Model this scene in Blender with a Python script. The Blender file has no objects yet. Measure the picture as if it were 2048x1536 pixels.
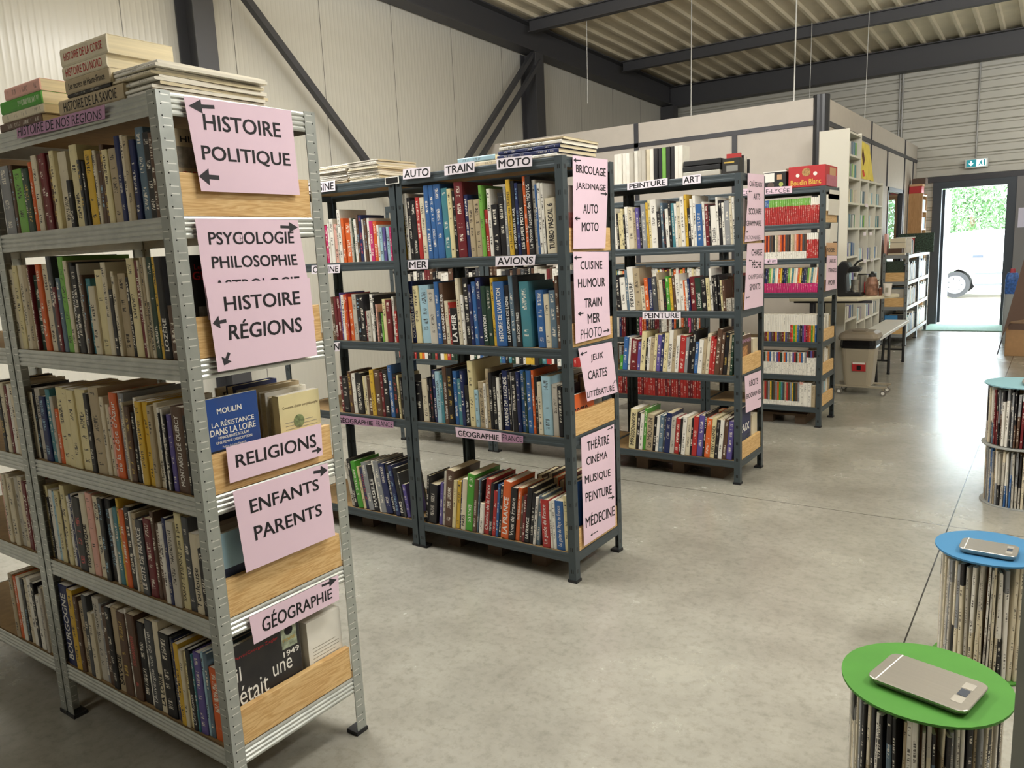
import bpy, math, random
from mathutils import Vector, Matrix, Euler
random.seed(7)
PI=math.pi
C=bpy.context.scene.collection
SC=bpy.context.scene
SIGNS=[
('paper_sign', 'X', -1.6648, [(1.101, 1.809), (1.407, 1.812), (1.412, 1.599), (1.12, 1.599)], 'P', [('HISTOIRE', [(1.145, 1.776), (1.367, 1.777), (1.368, 1.741), (1.145, 1.739)], 0), ('POLITIQUE', [(1.132, 1.704), (1.389, 1.704), (1.39, 1.666), (1.133, 1.665)], 0)], [([(1.179, 1.794), (1.111, 1.789)], 1.2), ([(1.172, 1.632), (1.118, 1.633)], 1.5)], 'pink paper sign reading HISTOIRE POLITIQUE, topmost on the galvanised rack end'),
('paper_sign', 'X', -1.6648, [(1.095, 1.537), (1.397, 1.534), (1.423, 1.267), (1.102, 1.299)], 'P', [('PSYCOLOGIE', [(1.125, 1.505), (1.379, 1.505), (1.378, 1.474), (1.125, 1.475)], 0), ('PHILOSOPHIE', [(1.127, 1.448), (1.381, 1.446), (1.383, 1.417), (1.127, 1.419)], 0), ('ASTROLOGIE', [(1.127, 1.391), (1.385, 1.388), (1.387, 1.358), (1.128, 1.364)], 0), ('H', [(1.213, 1.496), (1.221, 1.496), (1.22, 1.483), (1.212, 1.483)], 1)], [([(1.338, 1.517), (1.395, 1.515)], 1)], 'pink paper sign reading PSYCOLOGIE PHILOSOPHIE, its foot under another sign'),
('paper_sign', 'X', -1.6588, [(1.099, 1.385), (1.414, 1.382), (1.417, 1.172), (1.107, 1.173)], 'P', [('HISTOIRE', [(1.144, 1.351), (1.375, 1.35), (1.376, 1.314), (1.144, 1.316)], 0), ('RÉGIONS', [(1.151, 1.292), (1.374, 1.29), (1.373, 1.241), (1.147, 1.245)], 0)], [([(1.145, 1.293), (1.107, 1.29)], 1.2), ([(1.143, 1.215), (1.126, 1.186)], 1.2)], 'pink paper sign reading HISTOIRE RÉGIONS overlapping the sign above it'),
('paper_sign', 'X', -1.6648, [(1.11, 0.984), (1.414, 0.981), (1.41, 0.891), (1.11, 0.892)], 'P', [('RELIGIONS', [(1.133, 0.959), (1.391, 0.957), (1.391, 0.92), (1.133, 0.926)], 0)], [([(1.374, 0.91), (1.409, 0.909)], 0.8)], 'narrow pink paper sign reading RELIGIONS on a pine board'),
('paper_sign', 'X', -1.6528, [(1.107, 0.873), (1.414, 0.869), (1.419, 0.655), (1.12, 0.656)], 'P', [('ENFANTS', [(1.151, 0.839), (1.376, 0.834), (1.377, 0.802), (1.152, 0.802)], 0), ('PARENTS', [(1.155, 0.767), (1.378, 0.762), (1.379, 0.728), (1.157, 0.728)], 0)], [([(1.362, 0.855), (1.412, 0.849)], 1.2)], 'pink paper sign reading ENFANTS PARENTS on the galvanised rack end'),
('paper_sign', 'X', -1.6648, [(1.122, 0.531), (1.428, 0.53), (1.423, 0.455), (1.128, 0.453)], 'P', [('GÉOGRAPHIE', [(1.159, 0.523), (1.399, 0.509), (1.398, 0.471), (1.157, 0.472)], 0)], [([(1.364, 0.521), (1.42, 0.519)], 1)], 'narrow pink paper sign reading GÉOGRAPHIE, lowest on the galvanised rack end'),
('paper_strip', 'Y', 1.0333, [(-2.318, 1.813), (-1.864, 1.811), (-1.87, 1.78), (-2.322, 1.786)], 'P2', [('HISTOIRE DE NOS REGIONS', [(-2.31, 1.815), (-1.881, 1.803), (-1.885, 1.782), (-2.315, 1.791)], 1)], [], 'mauve handwritten strip reading HISTOIRE DE NOS REGIONS on the top rail'),
('paper_sign', 'X', -1.6331, [(2.787, 1.794), (3.084, 1.797), (3.075, 1.647), (2.781, 1.636)], 'P', [('BRICOLAGE', [(2.81, 1.761), (3.064, 1.759), (3.062, 1.724), (2.81, 1.729)], 0), ('JARDINAGE', [(2.807, 1.69), (3.06, 1.69), (3.058, 1.656), (2.805, 1.659)], 0)], [([(2.851, 1.778), (2.792, 1.776)], 0.7), ([(3.013, 1.652), (3.074, 1.652)], 0.7)], 'pink paper sign reading BRICOLAGE JARDINAGE at the top of the rack end'),
('paper_sign', 'X', -1.6331, [(2.781, 1.636), (3.075, 1.647), (3.043, 1.421), (2.769, 1.425)], 'P', [('AUTO', [(2.86, 1.604), (2.986, 1.607), (2.984, 1.568), (2.858, 1.567)], 0), ('MOTO', [(2.843, 1.532), (2.986, 1.531), (2.984, 1.495), (2.841, 1.494)], 0)], [([(2.831, 1.546), (2.786, 1.547)], 0.8)], 'pink paper sign reading AUTO MOTO below BRICOLAGE JARDINAGE'),
('paper_sign', 'X', -1.6331, [(2.767, 1.414), (3.072, 1.405), (3.067, 1.229), (2.764, 1.245)], 'P', [('CUISINE', [(2.823, 1.374), (3.011, 1.37), (3.009, 1.334), (2.821, 1.34)], 0), ('HUMOUR', [(2.797, 1.303), (3.033, 1.297), (3.031, 1.258), (2.797, 1.266)], 0)], [([(2.834, 1.389), (2.771, 1.389)], 0.7)], 'pink paper sign reading CUISINE HUMOUR'),
('paper_sign', 'X', -1.6331, [(2.764, 1.245), (3.067, 1.229), (3.071, 1.042), (2.763, 1.039)], 'P', [('TRAIN', [(2.846, 1.218), (3.0, 1.214), (2.998, 1.176), (2.843, 1.18)], 0), ('MER', [(2.868, 1.152), (2.978, 1.148), (2.975, 1.108), (2.87, 1.11)], 0), ('PHOTO', [(2.808, 1.092), (2.993, 1.089), (2.99, 1.045), (2.805, 1.051)], 1)], [([(2.835, 1.158), (2.788, 1.159)], 0.8), ([(3.006, 1.063), (3.064, 1.063)], 0.7)], 'pink paper sign reading TRAIN MER and handwritten PHOTO'),
('paper_sign', 'X', -1.6331, [(2.782, 1.016), (3.079, 1.009), (3.127, 0.771), (2.846, 0.779)], 'P', [('JEUX', [(2.885, 0.976), (2.996, 0.975), (2.997, 0.939), (2.887, 0.941)], 0), ('CARTES', [(2.858, 0.909), (3.029, 0.902), (3.031, 0.863), (2.858, 0.87)], 0), ('LITTÉRATURE', [(2.845, 0.828), (3.091, 0.819), (3.094, 0.784), (2.845, 0.794)], 0)], [([(2.855, 0.992), (2.796, 0.988)], 0.7), ([(3.081, 0.816), (3.109, 0.831)], 0.5)], 'pink paper sign reading JEUX CARTES LITTÉRATURE hanging askew'),
('paper_sign', 'X', -1.6331, [(2.783, 0.634), (3.083, 0.63), (3.084, 0.46), (2.781, 0.474)], 'P', [('THÉÂTRE', [(2.832, 0.615), (3.032, 0.604), (3.032, 0.551), (2.833, 0.564)], 0), ('CINÉMA', [(2.819, 0.547), (3.012, 0.532), (3.011, 0.489), (2.822, 0.501)], 0)], [([(3.018, 0.618), (3.073, 0.619)], 0.6)], 'pink paper sign reading THÉÂTRE CINÉMA'),
('paper_sign', 'X', -1.6331, [(2.781, 0.474), (3.084, 0.46), (3.08, 0.277), (2.779, 0.291)], 'P', [('MUSIQUE', [(2.803, 0.46), (3.036, 0.432), (3.039, 0.392), (2.803, 0.418)], 0), ('PEINTURE', [(2.804, 0.383), (3.044, 0.353), (3.045, 0.312), (2.805, 0.34)], 0)], [([(3.008, 0.301), (3.069, 0.289)], 0.8)], 'pink paper sign reading MUSIQUE PEINTURE'),
('paper_sign', 'X', -1.6331, [(2.779, 0.291), (3.08, 0.277), (3.073, 0.15), (2.779, 0.15)], 'P', [('MÉDECINE', [(2.798, 0.286), (3.067, 0.26), (3.067, 0.201), (2.8, 0.225)], 0)], [([(2.904, 0.179), (2.837, 0.18)], 0.6)], 'pink paper sign reading MÉDECINE, lowest on its rack end'),
('paper_sign', 'X', -1.4816, [(4.472, 1.8), (4.77, 1.805), (4.77, 1.642), (4.468, 1.635)], 'P', [('CHÂTEAUX', [(4.499, 1.766), (4.732, 1.766), (4.732, 1.732), (4.5, 1.729)], 0), ('ARTS', [(4.57, 1.692), (4.692, 1.695), (4.693, 1.66), (4.57, 1.657)], 0)], [([(4.548, 1.702), (4.484, 1.7)], 0.6)], 'pink paper sign reading CHÂTEAUX ARTS'),
('paper_sign', 'X', -1.4816, [(4.468, 1.635), (4.77, 1.642), (4.78, 1.426), (4.424, 1.418)], 'P', [('SCOLAIRE', [(4.489, 1.607), (4.722, 1.609), (4.723, 1.576), (4.49, 1.572)], 0), ('GRAMMAIRE', [(4.448, 1.537), (4.723, 1.54), (4.724, 1.507), (4.448, 1.508)], 0), ('DICTIONNAIRES', [(4.434, 1.453), (4.702, 1.453), (4.703, 1.429), (4.435, 1.433)], 1)], [([(4.487, 1.481), (4.447, 1.472)], 0.6)], 'pink paper sign reading SCOLAIRE GRAMMAIRE'),
('paper_sign', 'X', -1.4816, [(4.467, 1.41), (4.781, 1.408), (4.767, 1.03), (4.419, 1.034)], 'P', [('CHASSE', [(4.543, 1.374), (4.742, 1.371), (4.738, 1.333), (4.543, 1.338)], 0), ('PÊCHE', [(4.555, 1.313), (4.729, 1.307), (4.726, 1.261), (4.555, 1.267)], 0), ('CHAMPIGNONS', [(4.491, 1.23), (4.762, 1.226), (4.763, 1.197), (4.491, 1.205)], 1), ('SPORTS', [(4.513, 1.175), (4.709, 1.171), (4.71, 1.134), (4.514, 1.138)], 0)], [([(4.555, 1.311), (4.494, 1.313)], 0.6), ([(4.514, 1.102), (4.443, 1.1)], 0.6)], 'long pink paper sign reading CHASSE PÊCHE CHAMPIGNONS SPORTS'),
('paper_sign', 'X', -1.4816, [(4.434, 0.645), (4.741, 0.635), (4.752, 0.406), (4.459, 0.421)], 'P', [('RÉCITS', [(4.516, 0.615), (4.678, 0.609), (4.679, 0.561), (4.516, 0.571)], 0), ('BIOGRAPHIES', [(4.468, 0.532), (4.734, 0.521), (4.735, 0.493), (4.469, 0.503)], 0)], [([(4.679, 0.462), (4.741, 0.46)], 0.6)], 'pink paper sign reading RÉCITS BIOGRAPHIES'),
('paper_sheet', 'X', -1.4212, [(6.115, 1.764), (6.46, 1.768), (6.424, 1.584), (6.087, 1.585)], 'W', [], [], 'white printed paper with a yellow heading band on the far rack end'),
('paper_sheet', 'X', -1.4212, [(6.185, 1.528), (6.398, 1.529), (6.373, 1.387), (6.123, 1.391)], 'W', [], [], 'plain curled white paper below the sheet with yellow heading'),
('paper_sign', 'X', -1.4212, [(6.051, 1.383), (6.393, 1.377), (6.391, 1.285), (6.07, 1.295)], 'T', [('POÉSIE', [(6.072, 1.352), (6.305, 1.351), (6.31, 1.31), (6.075, 1.312)], 0)], [], 'tan paper sign reading POÉSIE'),
('paper_sign', 'X', -1.4212, [(6.077, 1.29), (6.391, 1.28), (6.409, 1.027), (6.064, 1.031)], 'P', [('LANGUES', [(6.146, 1.263), (6.354, 1.255), (6.357, 1.226), (6.149, 1.232)], 0), ('ETRANGERES', [(6.13, 1.194), (6.385, 1.187), (6.388, 1.155), (6.133, 1.165)], 0), ('AMOUR', [(6.123, 1.111), (6.338, 1.101), (6.342, 1.061), (6.127, 1.068)], 0)], [], 'pink paper sign reading LANGUES ETRANGERES AMOUR'),
('paper_strip', 'Y', 2.7126, [(-2.469, 1.816), (-2.306, 1.813), (-2.31, 1.768), (-2.473, 1.771)], 'W2', [('AUTO', [(-2.462, 1.81), (-2.315, 1.807), (-2.318, 1.774), (-2.464, 1.778)], 0)], [], 'white strip reading AUTO on the dark rack top rail'),
('paper_strip', 'Y', 2.7126, [(-2.226, 1.81), (-2.06, 1.811), (-2.063, 1.767), (-2.228, 1.766)], 'W2', [('TRAIN', [(-2.218, 1.804), (-2.069, 1.805), (-2.071, 1.773), (-2.219, 1.772)], 0)], [], 'white strip reading TRAIN on the dark rack top rail'),
('paper_strip', 'Y', 2.7126, [(-1.945, 1.808), (-1.768, 1.805), (-1.77, 1.762), (-1.945, 1.765)], 'W2', [('MOTO', [(-1.935, 1.802), (-1.777, 1.799), (-1.778, 1.768), (-1.936, 1.771)], 0)], [], 'white strip reading MOTO on the dark rack top rail'),
('paper_strip', 'Y', 2.7126, [(-2.474, 1.407), (-2.352, 1.408), (-2.358, 1.366), (-2.475, 1.366)], 'W2', [('MER', [(-2.468, 1.401), (-2.359, 1.402), (-2.363, 1.372), (-2.469, 1.372)], 0)], [], 'white strip reading MER on a shelf rail'),
('paper_strip', 'Y', 2.7126, [(-1.974, 1.408), (-1.771, 1.408), (-1.777, 1.368), (-1.977, 1.366)], 'W2', [('AVIONS', [(-1.964, 1.403), (-1.782, 1.402), (-1.786, 1.373), (-1.966, 1.372)], 0)], [], 'white strip reading AVIONS on a shelf rail'),
('paper_strip', 'Y', 2.7126, [(-2.252, 0.638), (-1.991, 0.637), (-1.991, 0.593), (-2.249, 0.592)], 'P2', [('GÉOGRAPHIE', [(-2.238, 0.631), (-2.004, 0.631), (-2.003, 0.6), (-2.236, 0.598)], 0)], [], 'pink strip reading GÉOGRAPHIE under the sailing books'),
('paper_strip', 'Y', 2.7126, [(-1.991, 0.637), (-1.873, 0.632), (-1.875, 0.601), (-1.991, 0.593)], 'P2', [('FRANCE', [(-1.985, 0.631), (-1.879, 0.627), (-1.88, 0.605), (-1.985, 0.6)], 1)], [], 'mauve strip reading FRANCE beside the GÉOGRAPHIE strip'),
('paper_strip', 'Y', 2.7126, [(-3.131, 1.81), (-2.917, 1.806), (-2.92, 1.759), (-3.134, 1.757)], 'W2', [('CUISINE', [(-3.12, 1.803), (-2.928, 1.8), (-2.93, 1.765), (-3.123, 1.764)], 0)], [], 'white strip reading CUISINE on the top rail, half hidden'),
('paper_strip', 'Y', 2.7126, [(-3.14, 1.403), (-2.93, 1.402), (-2.938, 1.361), (-3.146, 1.36)], 'W2', [('CUISINE', [(-3.13, 1.397), (-2.941, 1.396), (-2.947, 1.367), (-3.134, 1.366)], 0)], [], 'white strip reading CUISINE on the second rail, behind a post'),
('paper_strip', 'Y', 2.7126, [(-3.021, 1.009), (-2.976, 1.016), (-2.984, 0.967), (-3.027, 0.963)], 'W2', [('N', [(-3.02, 1.003), (-2.98, 1.009), (-2.985, 0.974), (-3.024, 0.97)], 0)], [], 'white strip end showing the letter N'),
('paper_strip', 'Y', 2.7126, [(-3.053, 0.63), (-2.769, 0.631), (-2.774, 0.592), (-3.054, 0.585)], 'P2', [('GÉOGRAPHIE', [(-3.038, 0.624), (-2.784, 0.625), (-2.787, 0.597), (-3.039, 0.591)], 0)], [], 'mauve strip reading GÉOGRAPHIE beside the galvanised post'),
('paper_strip', 'Y', 2.7126, [(-2.769, 0.631), (-2.643, 0.629), (-2.647, 0.596), (-2.774, 0.592)], 'P2', [('FRANCE', [(-2.764, 0.625), (-2.65, 0.624), (-2.653, 0.6), (-2.767, 0.597)], 1)], [], 'mauve strip reading FRANCE near the double post'),
('paper_strip', 'Y', 4.3743, [(-2.175, 1.799), (-1.914, 1.808), (-1.915, 1.765), (-2.176, 1.759)], 'W2', [('PEINTURE', [(-2.161, 1.794), (-1.927, 1.801), (-1.927, 1.771), (-2.162, 1.765)], 0)], [], 'white strip reading PEINTURE on the art rack top rail'),
('paper_strip', 'Y', 4.3743, [(-1.82, 1.809), (-1.711, 1.812), (-1.711, 1.762), (-1.82, 1.761)], 'W2', [('ART', [(-1.814, 1.803), (-1.716, 1.805), (-1.717, 1.769), (-1.815, 1.768)], 0)], [], 'white strip reading ART on the art rack top rail'),
('paper_strip', 'Y', 4.3743, [(-2.089, 1.024), (-1.84, 1.027), (-1.84, 0.982), (-2.09, 0.978)], 'W2', [('PEINTURE', [(-2.076, 1.018), (-1.852, 1.021), (-1.852, 0.989), (-2.077, 0.984)], 0)], [], 'white strip reading PEINTURE on a middle shelf rail'),
('paper_strip', 'Y', 6.0144, [(-2.05, 1.817), (-1.653, 1.806), (-1.652, 1.756), (-2.05, 1.765)], 'P', [('COLLÈGE-LYCÉE', [(-2.029, 1.809), (-1.672, 1.799), (-1.671, 1.763), (-2.029, 1.771)], 1)], [], 'pink strip reading COLLÈGE-LYCÉE, partly hidden'),
('paper_strip', 'Y', 6.0144, [(-1.962, 1.279), (-1.754, 1.282), (-1.753, 1.244), (-1.962, 1.243)], 'P', [('LYCÉE', [(-1.952, 1.274), (-1.764, 1.276), (-1.763, 1.25), (-1.952, 1.248)], 1)], [], 'pink strip ending in CÉE on the schoolbook rack')
]
ROWS={
'1A0':(0,'a851 190;n793 190;l774 175;G718 175;G701 170;o669 185;c650 200;d621 200;d590 200;n567 195;i537 200;c514 195;k470 120;i446 205;A407 165;k393 160;y378 185;k341 170;c329 180;n315 170;n295 190;i277 175;t252 175;B215 200;c193 200;t178 195;B156 185;q134 210;k100 195;n67 190;E48'),
'1A1':(0,'c882 235;i852 245;c825 245;t799 245;c772 235;d755 245;G747 215;o713 245;c685 245;A652 265;d625 180;q604 205;l582 262;c551 250;k531 245 LE PAYS LYONNAIS;k510 235;u480 240;n468 210;e453 200;c431 180;i400 222;c360 240;k337 170;c315 216;c303 205;t292 210;k255 200;i239 246;d205 240;c188 240;t178 246;c165 246 LA GUERRE AUTREFOIS;G151 246;y126 246;k112 246 LOZÈRE;n78 130;E43'),
'1A2':(0,"c891 205;k864 218;u846 218;B816 198;e778 220;u752 200;o735 165;i712 232;i670 230;i635 229;i597 233;k540 225;t514 245;c462 220;c442 200;p425 195;o408 236 de la Côte d'Azur;a370 236;c342 214;n333 205;k308 190;w290 230;y276 222;y248 222;t224 215;c202 222 Marcelle;w183 212;k170 200;w164 210;k154 195;v143 198;n123 220 MONTAIGU DE QUERCY;k71 200;w59 198;k49 190;E41"),
'1A3':(0,'i886 235;k863 200;w852 225;s830 222;i812 228;k784 200;i770 252;w744 220;B729 228;u712 230;k697 228;c646 246 HISTORIQUE;p613 252;c578 246;k543 246;k517 246;w486 222;e473 228;y450 258;o437 228;k412 240;w383 230;t373 228;A352 215 LE GITE DE FRANCE;d318 222;n281 246;n263 216;w238 222;B218 240;u202 235;i168 262 SAINT-ETIENNE pas à pas;A138 255;c110 216 Toulouse;k77 180;t49 170;E35'),
'1A4':(0,"B872 270 BOURGOGNE;y815 265;n783 250;t759 235;A728 265;c701 215;u674 270;a637 255;n622 250;k593 260;t564 265 SAVOIE;n529 260;w487 275;n477 265;k436 250;w396 235;A383 270 l'Auvergne vue du ciel;c345 275 LA LOIRE;k316 250;A266 245;B254 240;y239 238;c218 225;i200 222;k186 235 L'Art Roman;e165 225;v156 235;s125 240;q114 240;o97 205;w53 225;E36"),
'2A0':(-2,'y875 250;w860 300;k839 280;k816 265;r785 277;c761 275;b732 325;b703 325;b673 326;e634 305;i596 300;k572 290;d555 325;B509 268;t486 244;t458 244;l422 300;r404 198;w384 283;k364 215;k329 262;a296 285;y279 312 Le Monde Fascinant des TRAINS;k258 305 LES MERVEILLES DU RAIL;B239 295;k222 290 LES SUPER MOTOS;o197 318;k180 315 Le Monde Fascinant des MOTOS;u153 300;b135 280;w125 285;w109 283;k95 150;c91 222 TURBO PASCAL 6;E41'),
'2A1':(-2,"c886 140;B868 290 COURRIERS DE NUIT;i841 268;s808 270;u749 252;b706 285;n681 280 LES GRANDS VOILIERS;c656 198;r634 190;k624 165 LA MER;c580 300;w559 225;k544 300;B513 270;b495 282;B471 300;G443 262 L'AVIATION;G416 260;y389 298;b371 280 HISTOIRE DE L'AVIATION;k315 265 LES AVIONS DE LIGNE;q291 305;k267 302 HELICOPTÈRES;e239 278;b158 242;c119 225;q92 240;n60 300;E41"),
'2A2':(-1,'k869 190;c829 203;k792 215;k779 210;B764 252;s743 245;e713 232;n695 268 Voiliers et corsaires;k670 265;b637 252;e612 217;B588 255;k568 190 Vivre la mer;i544 303;s513 172;t491 212;w458 205;t444 272;k426 255;k407 240;w384 235;k368 255;B357 268 MARINS DE LEGENDE;k325 265;a312 262;k303 262;B276 268;b259 275;G237 270;b224 275;o198 277;k185 250;c168 228;s147 255;u100 222;k67 215;E43'),
'2A3':(7,'k865 240;k846 200;v777 215;u758 275;n740 285;i693 240;y673 238;B650 245;c640 255 PARIS;g612 282;n570 262;q547 265;k538 260;w530 150;r508 272 Chemins de la France;k477 255 VENISE;r458 220;b436 255;k422 250;o405 275 LA FRANCE;k363 250 Vues de France;o329 252;n306 215;d292 225;k276 262 LA FRANCE;k252 240;w229 225;q216 230;E194'),
'2A4':(-1,'r175 218 Le guide de France;w135 212;w121 222;b104 222 Le guide du Pays de France;i61 250;E37'),
'2B0':(-1,'r1426 190;m1407 185;w1389 195;w1374 217;p1347 190;u1325 185;w1311 258;o1288 215;o1269 192;u1228 212;G1213 210;w1205 205;n1185 225;B1168 222;w1144 200;n1134 205;w1116 205;m1097 190;o1071 186;w1048 170;s1032 156;v1013 156;s994 158;m973 156;E959'),
'2B1':(-1,'n1412 220;d1390 218 CUISINE;d1370 222;v1346 240;w1337 230;o1314 232;r1297 235;o1289 218;u1261 232;k1230 228;k1203 230;d1170 148;u1160 150;w1133 232;k1113 225;p1101 182;n1089 145;k1075 142;l1059 140;i1047 207;d1024 203;w991 218;r975 150;E958'),
'2B2':(-2,'d1396 185;k1376 188;n1332 216;w1304 206;k1276 210;i1228 195;c1211 195;n1196 200;y1167 232;n1139 232;d1098 222;k1078 235;b1042 260;k1014 220;i985 215;k971 200;E955'),
'2B3':(-9,'u1384 240;k1357 260;g1329 250;i1293 225;B1275 220;a1248 255;k1213 245 MARSEILLE;w1174 270;a1161 270;B1126 262;k1083 265 LES ANTILLES FRANÇAISES;B1058 260;k1029 250 PARIS;A1000 230;v987 170;E963'),
'3A0':(-3,'w791 250;k776 220;i765 222;i744 245;k728 210;w718 255;c696 248;t661 220;v644 245;k622 200;a607 262;y576 270;i562 285;w544 285;k506 215;q482 262;k465 215;w452 225;k431 270;e415 255;w394 252;c378 262;w355 290;y331 300;k315 220;w295 272;w279 290;b260 237;w224 250;d208 236;k186 230;w176 222 Détails;w142 270;k128 250;w107 236;a92 245;c61 270;w46 262;E30'),
'3A1':(-4,"k790 220;w761 205;q724 250;w705 268 PEINTURE;t665 258;c622 150;o594 198;B569 198 l'architecture;A544 205;t513 230;c495 185;k474 190;g454 205;y430 195;n413 210;w392 218;w365 178;o342 180;w332 178;B315 190;d302 200;G269 192 Littoral;k233 200;i200 192;w181 245;k165 205;k149 208;k133 205;i118 177;n104 178;u89 70;u73 70;u54 70;E35"),
'3A2':(5,"g787 90;b763 208;w733 205;d716 195;v666 180;i644 245;k612 205;w601 210;t581 205;i554 230;v536 225;B511 230;i490 238;w464 255 L'ART BAROQUE;t434 260;w412 225;r389 225;a352 215;k332 220;k311 258;b289 190;w269 205;t241 208;c221 240;r198 225;r177 210;n162 270;n133 250;k114 248;t88 240;G69 238;E52"),
'3A3':(5,"i734 262 IMPRESSIONNISME;k688 240;w662 235;g638 270;t618 235 Le MOULIN;k570 225;w548 228;q529 235;A501 225;B487 255;u451 230;r423 225;k392 228 L'ATELIER;w378 240;c352 232;k322 235;r308 248;v278 255;k241 270;o227 242;i194 250 TONY GARNIER;k164 240;w141 240;n118 245;v93 235;E58")
}
CAM=(1553.284,0.616352,0.168977,-0.046622,1.4269)
RACKS={'F': 1553.2844, 'yaw': 0.6164, 'pitch': 0.169, 'roll': -0.0466, 'h': 1.4269, 'x1': -1.6648, 'y1': 1.0373, 'd1': 0.4554, 'w1': 0.9051, 'H1': 1.8291, 'x2': -1.6331, 'y2': 2.7166, 'd2': 0.431, 'w2': 0.8959, 'x3': -1.4816, 'y3': 4.3783, 'x4': -1.4212, 'y4': 6.0184, 'a1': 0.0108, 'a3': -0.0027, 'a4': -0.003}

F_,yaw_,pitch_,roll_,H_=CAM
# ---------------------------------------------------------------- camera
def _cam():
    f=Vector((-math.sin(yaw_)*math.cos(pitch_),math.cos(yaw_)*math.cos(pitch_),-math.sin(pitch_)))
    r=Vector((math.cos(yaw_),math.sin(yaw_),0)); u=r.cross(f)
    c,s=math.cos(roll_),math.sin(roll_)
    r2=c*r+s*u; u2=-s*r+c*u
    cd=bpy.data.cameras.new('camera'); co=bpy.data.objects.new('camera',cd); C.objects.link(co)
    cd.sensor_width=36; cd.lens=F_/2048*36; cd.clip_start=.02; cd.clip_end=300
    m=Matrix((r2,u2,-f)).transposed().to_4x4(); m.translation=(0,0,H_)
    co.matrix_world=m; SC.camera=co
_cam()
SC.view_settings.view_transform='Standard'; SC.view_settings.look='None'
SC.view_settings.gamma=1; SC.view_settings.use_curve_mapping=False
SC.view_settings.exposure=0.0
# ---------------------------------------------------------------- world and lights
w=bpy.data.worlds.new('sky'); SC.world=w; w.use_nodes=True
bgn=w.node_tree.nodes['Background']; bgn.inputs[0].default_value=(.80,.92,1.0,1); bgn.inputs[1].default_value=16.0
SC.cycles.max_bounces=6; SC.cycles.diffuse_bounces=4; SC.cycles.glossy_bounces=3; SC.cycles.use_denoising=True
SC.cycles.transparent_max_bounces=8
SC.cycles.sample_clamp_indirect=6
def sun(rx,rz,e):
    l=bpy.data.lights.new('sun','SUN'); l.energy=e; l.angle=.02; l.color=(1,.96,.9)
    o=bpy.data.objects.new('sun',l); C.objects.link(o); o.rotation_euler=(rx,0,rz)
sun(math.radians(35),math.radians(20),7)
LAMPS_AND_FILL=[(-3.4,2.0,3.4,110,45),(-.5,2.3,3.2,44,60),(1.5,2.7,3.3,75,30),(-3.7,4.4,3.6,74,50),(.6,5.2,3.4,10,100),(2.2,8.5,3.4,18,100),(4.8,3,3.6,45,60),(2.6,11.8,3.3,18,35),(-2.4,-1.2,3.6,24,10)]  # unseen overhead lamps, with fill added for the end signs and front rack
for i,(x,y,z,e,eu) in enumerate(LAMPS_AND_FILL):
    l=bpy.data.lights.new('room_and_fill_light','AREA'); l.shape='RECTANGLE'; l.size=.35; l.size_y=1.4; l.energy=e; l.color=(1,.985,.95)
    o=bpy.data.objects.new('room_and_fill_light',l); C.objects.link(o); o.location=(x,y,z)
    u=bpy.data.lights.new('deck_fill_light','AREA'); u.shape='RECTANGLE'; u.size=.35; u.size_y=1.4; u.energy=eu; u.color=(1,.985,.95)  # added fill, tilted up and away to brighten the roof deck
    o=bpy.data.objects.new('deck_fill_light',u); C.objects.link(o); o.location=(x,y,z-.05); o.rotation_euler=(PI-.75,0,0)
# ---------------------------------------------------------------- materials
def lin(h):
    h=h.lstrip('#'); v=[int(h[i:i+2],16)/255 for i in (0,2,4)]
    return [x/12.92 if x<=.04045 else ((x+.055)/1.055)**2.4 for x in v]
MATS={}
def mat(name,col,rough=.6,metal=0,noise=0,nscale=8,bump=0,bscale=40,coat=0,emit=0,stretch=None):
    if name in MATS: return MATS[name]
    m=bpy.data.materials.new(name); m.use_nodes=True; nt=m.node_tree; b=nt.nodes['Principled BSDF']
    c=lin(col) if isinstance(col,str) else list(col)
    b.inputs['Base Color'].default_value=(*c,1); b.inputs['Roughness'].default_value=rough; b.inputs['Metallic'].default_value=metal
    if coat: b.inputs['Coat Weight'].default_value=coat
    if emit: b.inputs['Emission Color'].default_value=(*c,1); b.inputs['Emission Strength'].default_value=emit
    tc=nt.nodes.new('ShaderNodeTexCoord'); mp=nt.nodes.new('ShaderNodeMapping'); nt.links.new(tc.outputs['Object'],mp.inputs[0])
    if stretch: mp.inputs['Scale'].default_value=stretch
    if noise:
        n=nt.nodes.new('ShaderNodeTexNoise'); n.inputs['Scale'].default_value=nscale; n.inputs['Detail'].default_value=5
        nt.links.new(mp.outputs[0],n.inputs['Vector'])
        r=nt.nodes.new('ShaderNodeMapRange'); r.inputs[1].default_value=.3; r.inputs[2].default_value=.7; r.inputs[3].default_value=1-noise; r.inputs[4].default_value=1+noise
        nt.links.new(n.outputs[0],r.inputs[0])
        x=nt.nodes.new('ShaderNodeMix'); x.data_type='RGBA'; x.blend_type='MULTIPLY'; x.inputs[0].default_value=1
        x.inputs[6].default_value=(*c,1); nt.links.new(r.outputs[0],x.inputs[7]); nt.links.new(x.outputs[2],b.inputs['Base Color'])
    if bump:
        n=nt.nodes.new('ShaderNodeTexNoise'); n.inputs['Scale'].default_value=bscale; nt.links.new(mp.outputs[0],n.inputs['Vector'])
        u=nt.nodes.new('ShaderNodeBump'); u.inputs['Strength'].default_value=bump; u.inputs['Distance'].default_value=.004
        nt.links.new(n.outputs[0],u.inputs['Height']); nt.links.new(u.outputs[0],b.inputs['Normal'])
    MATS[name]=m; return m
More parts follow.
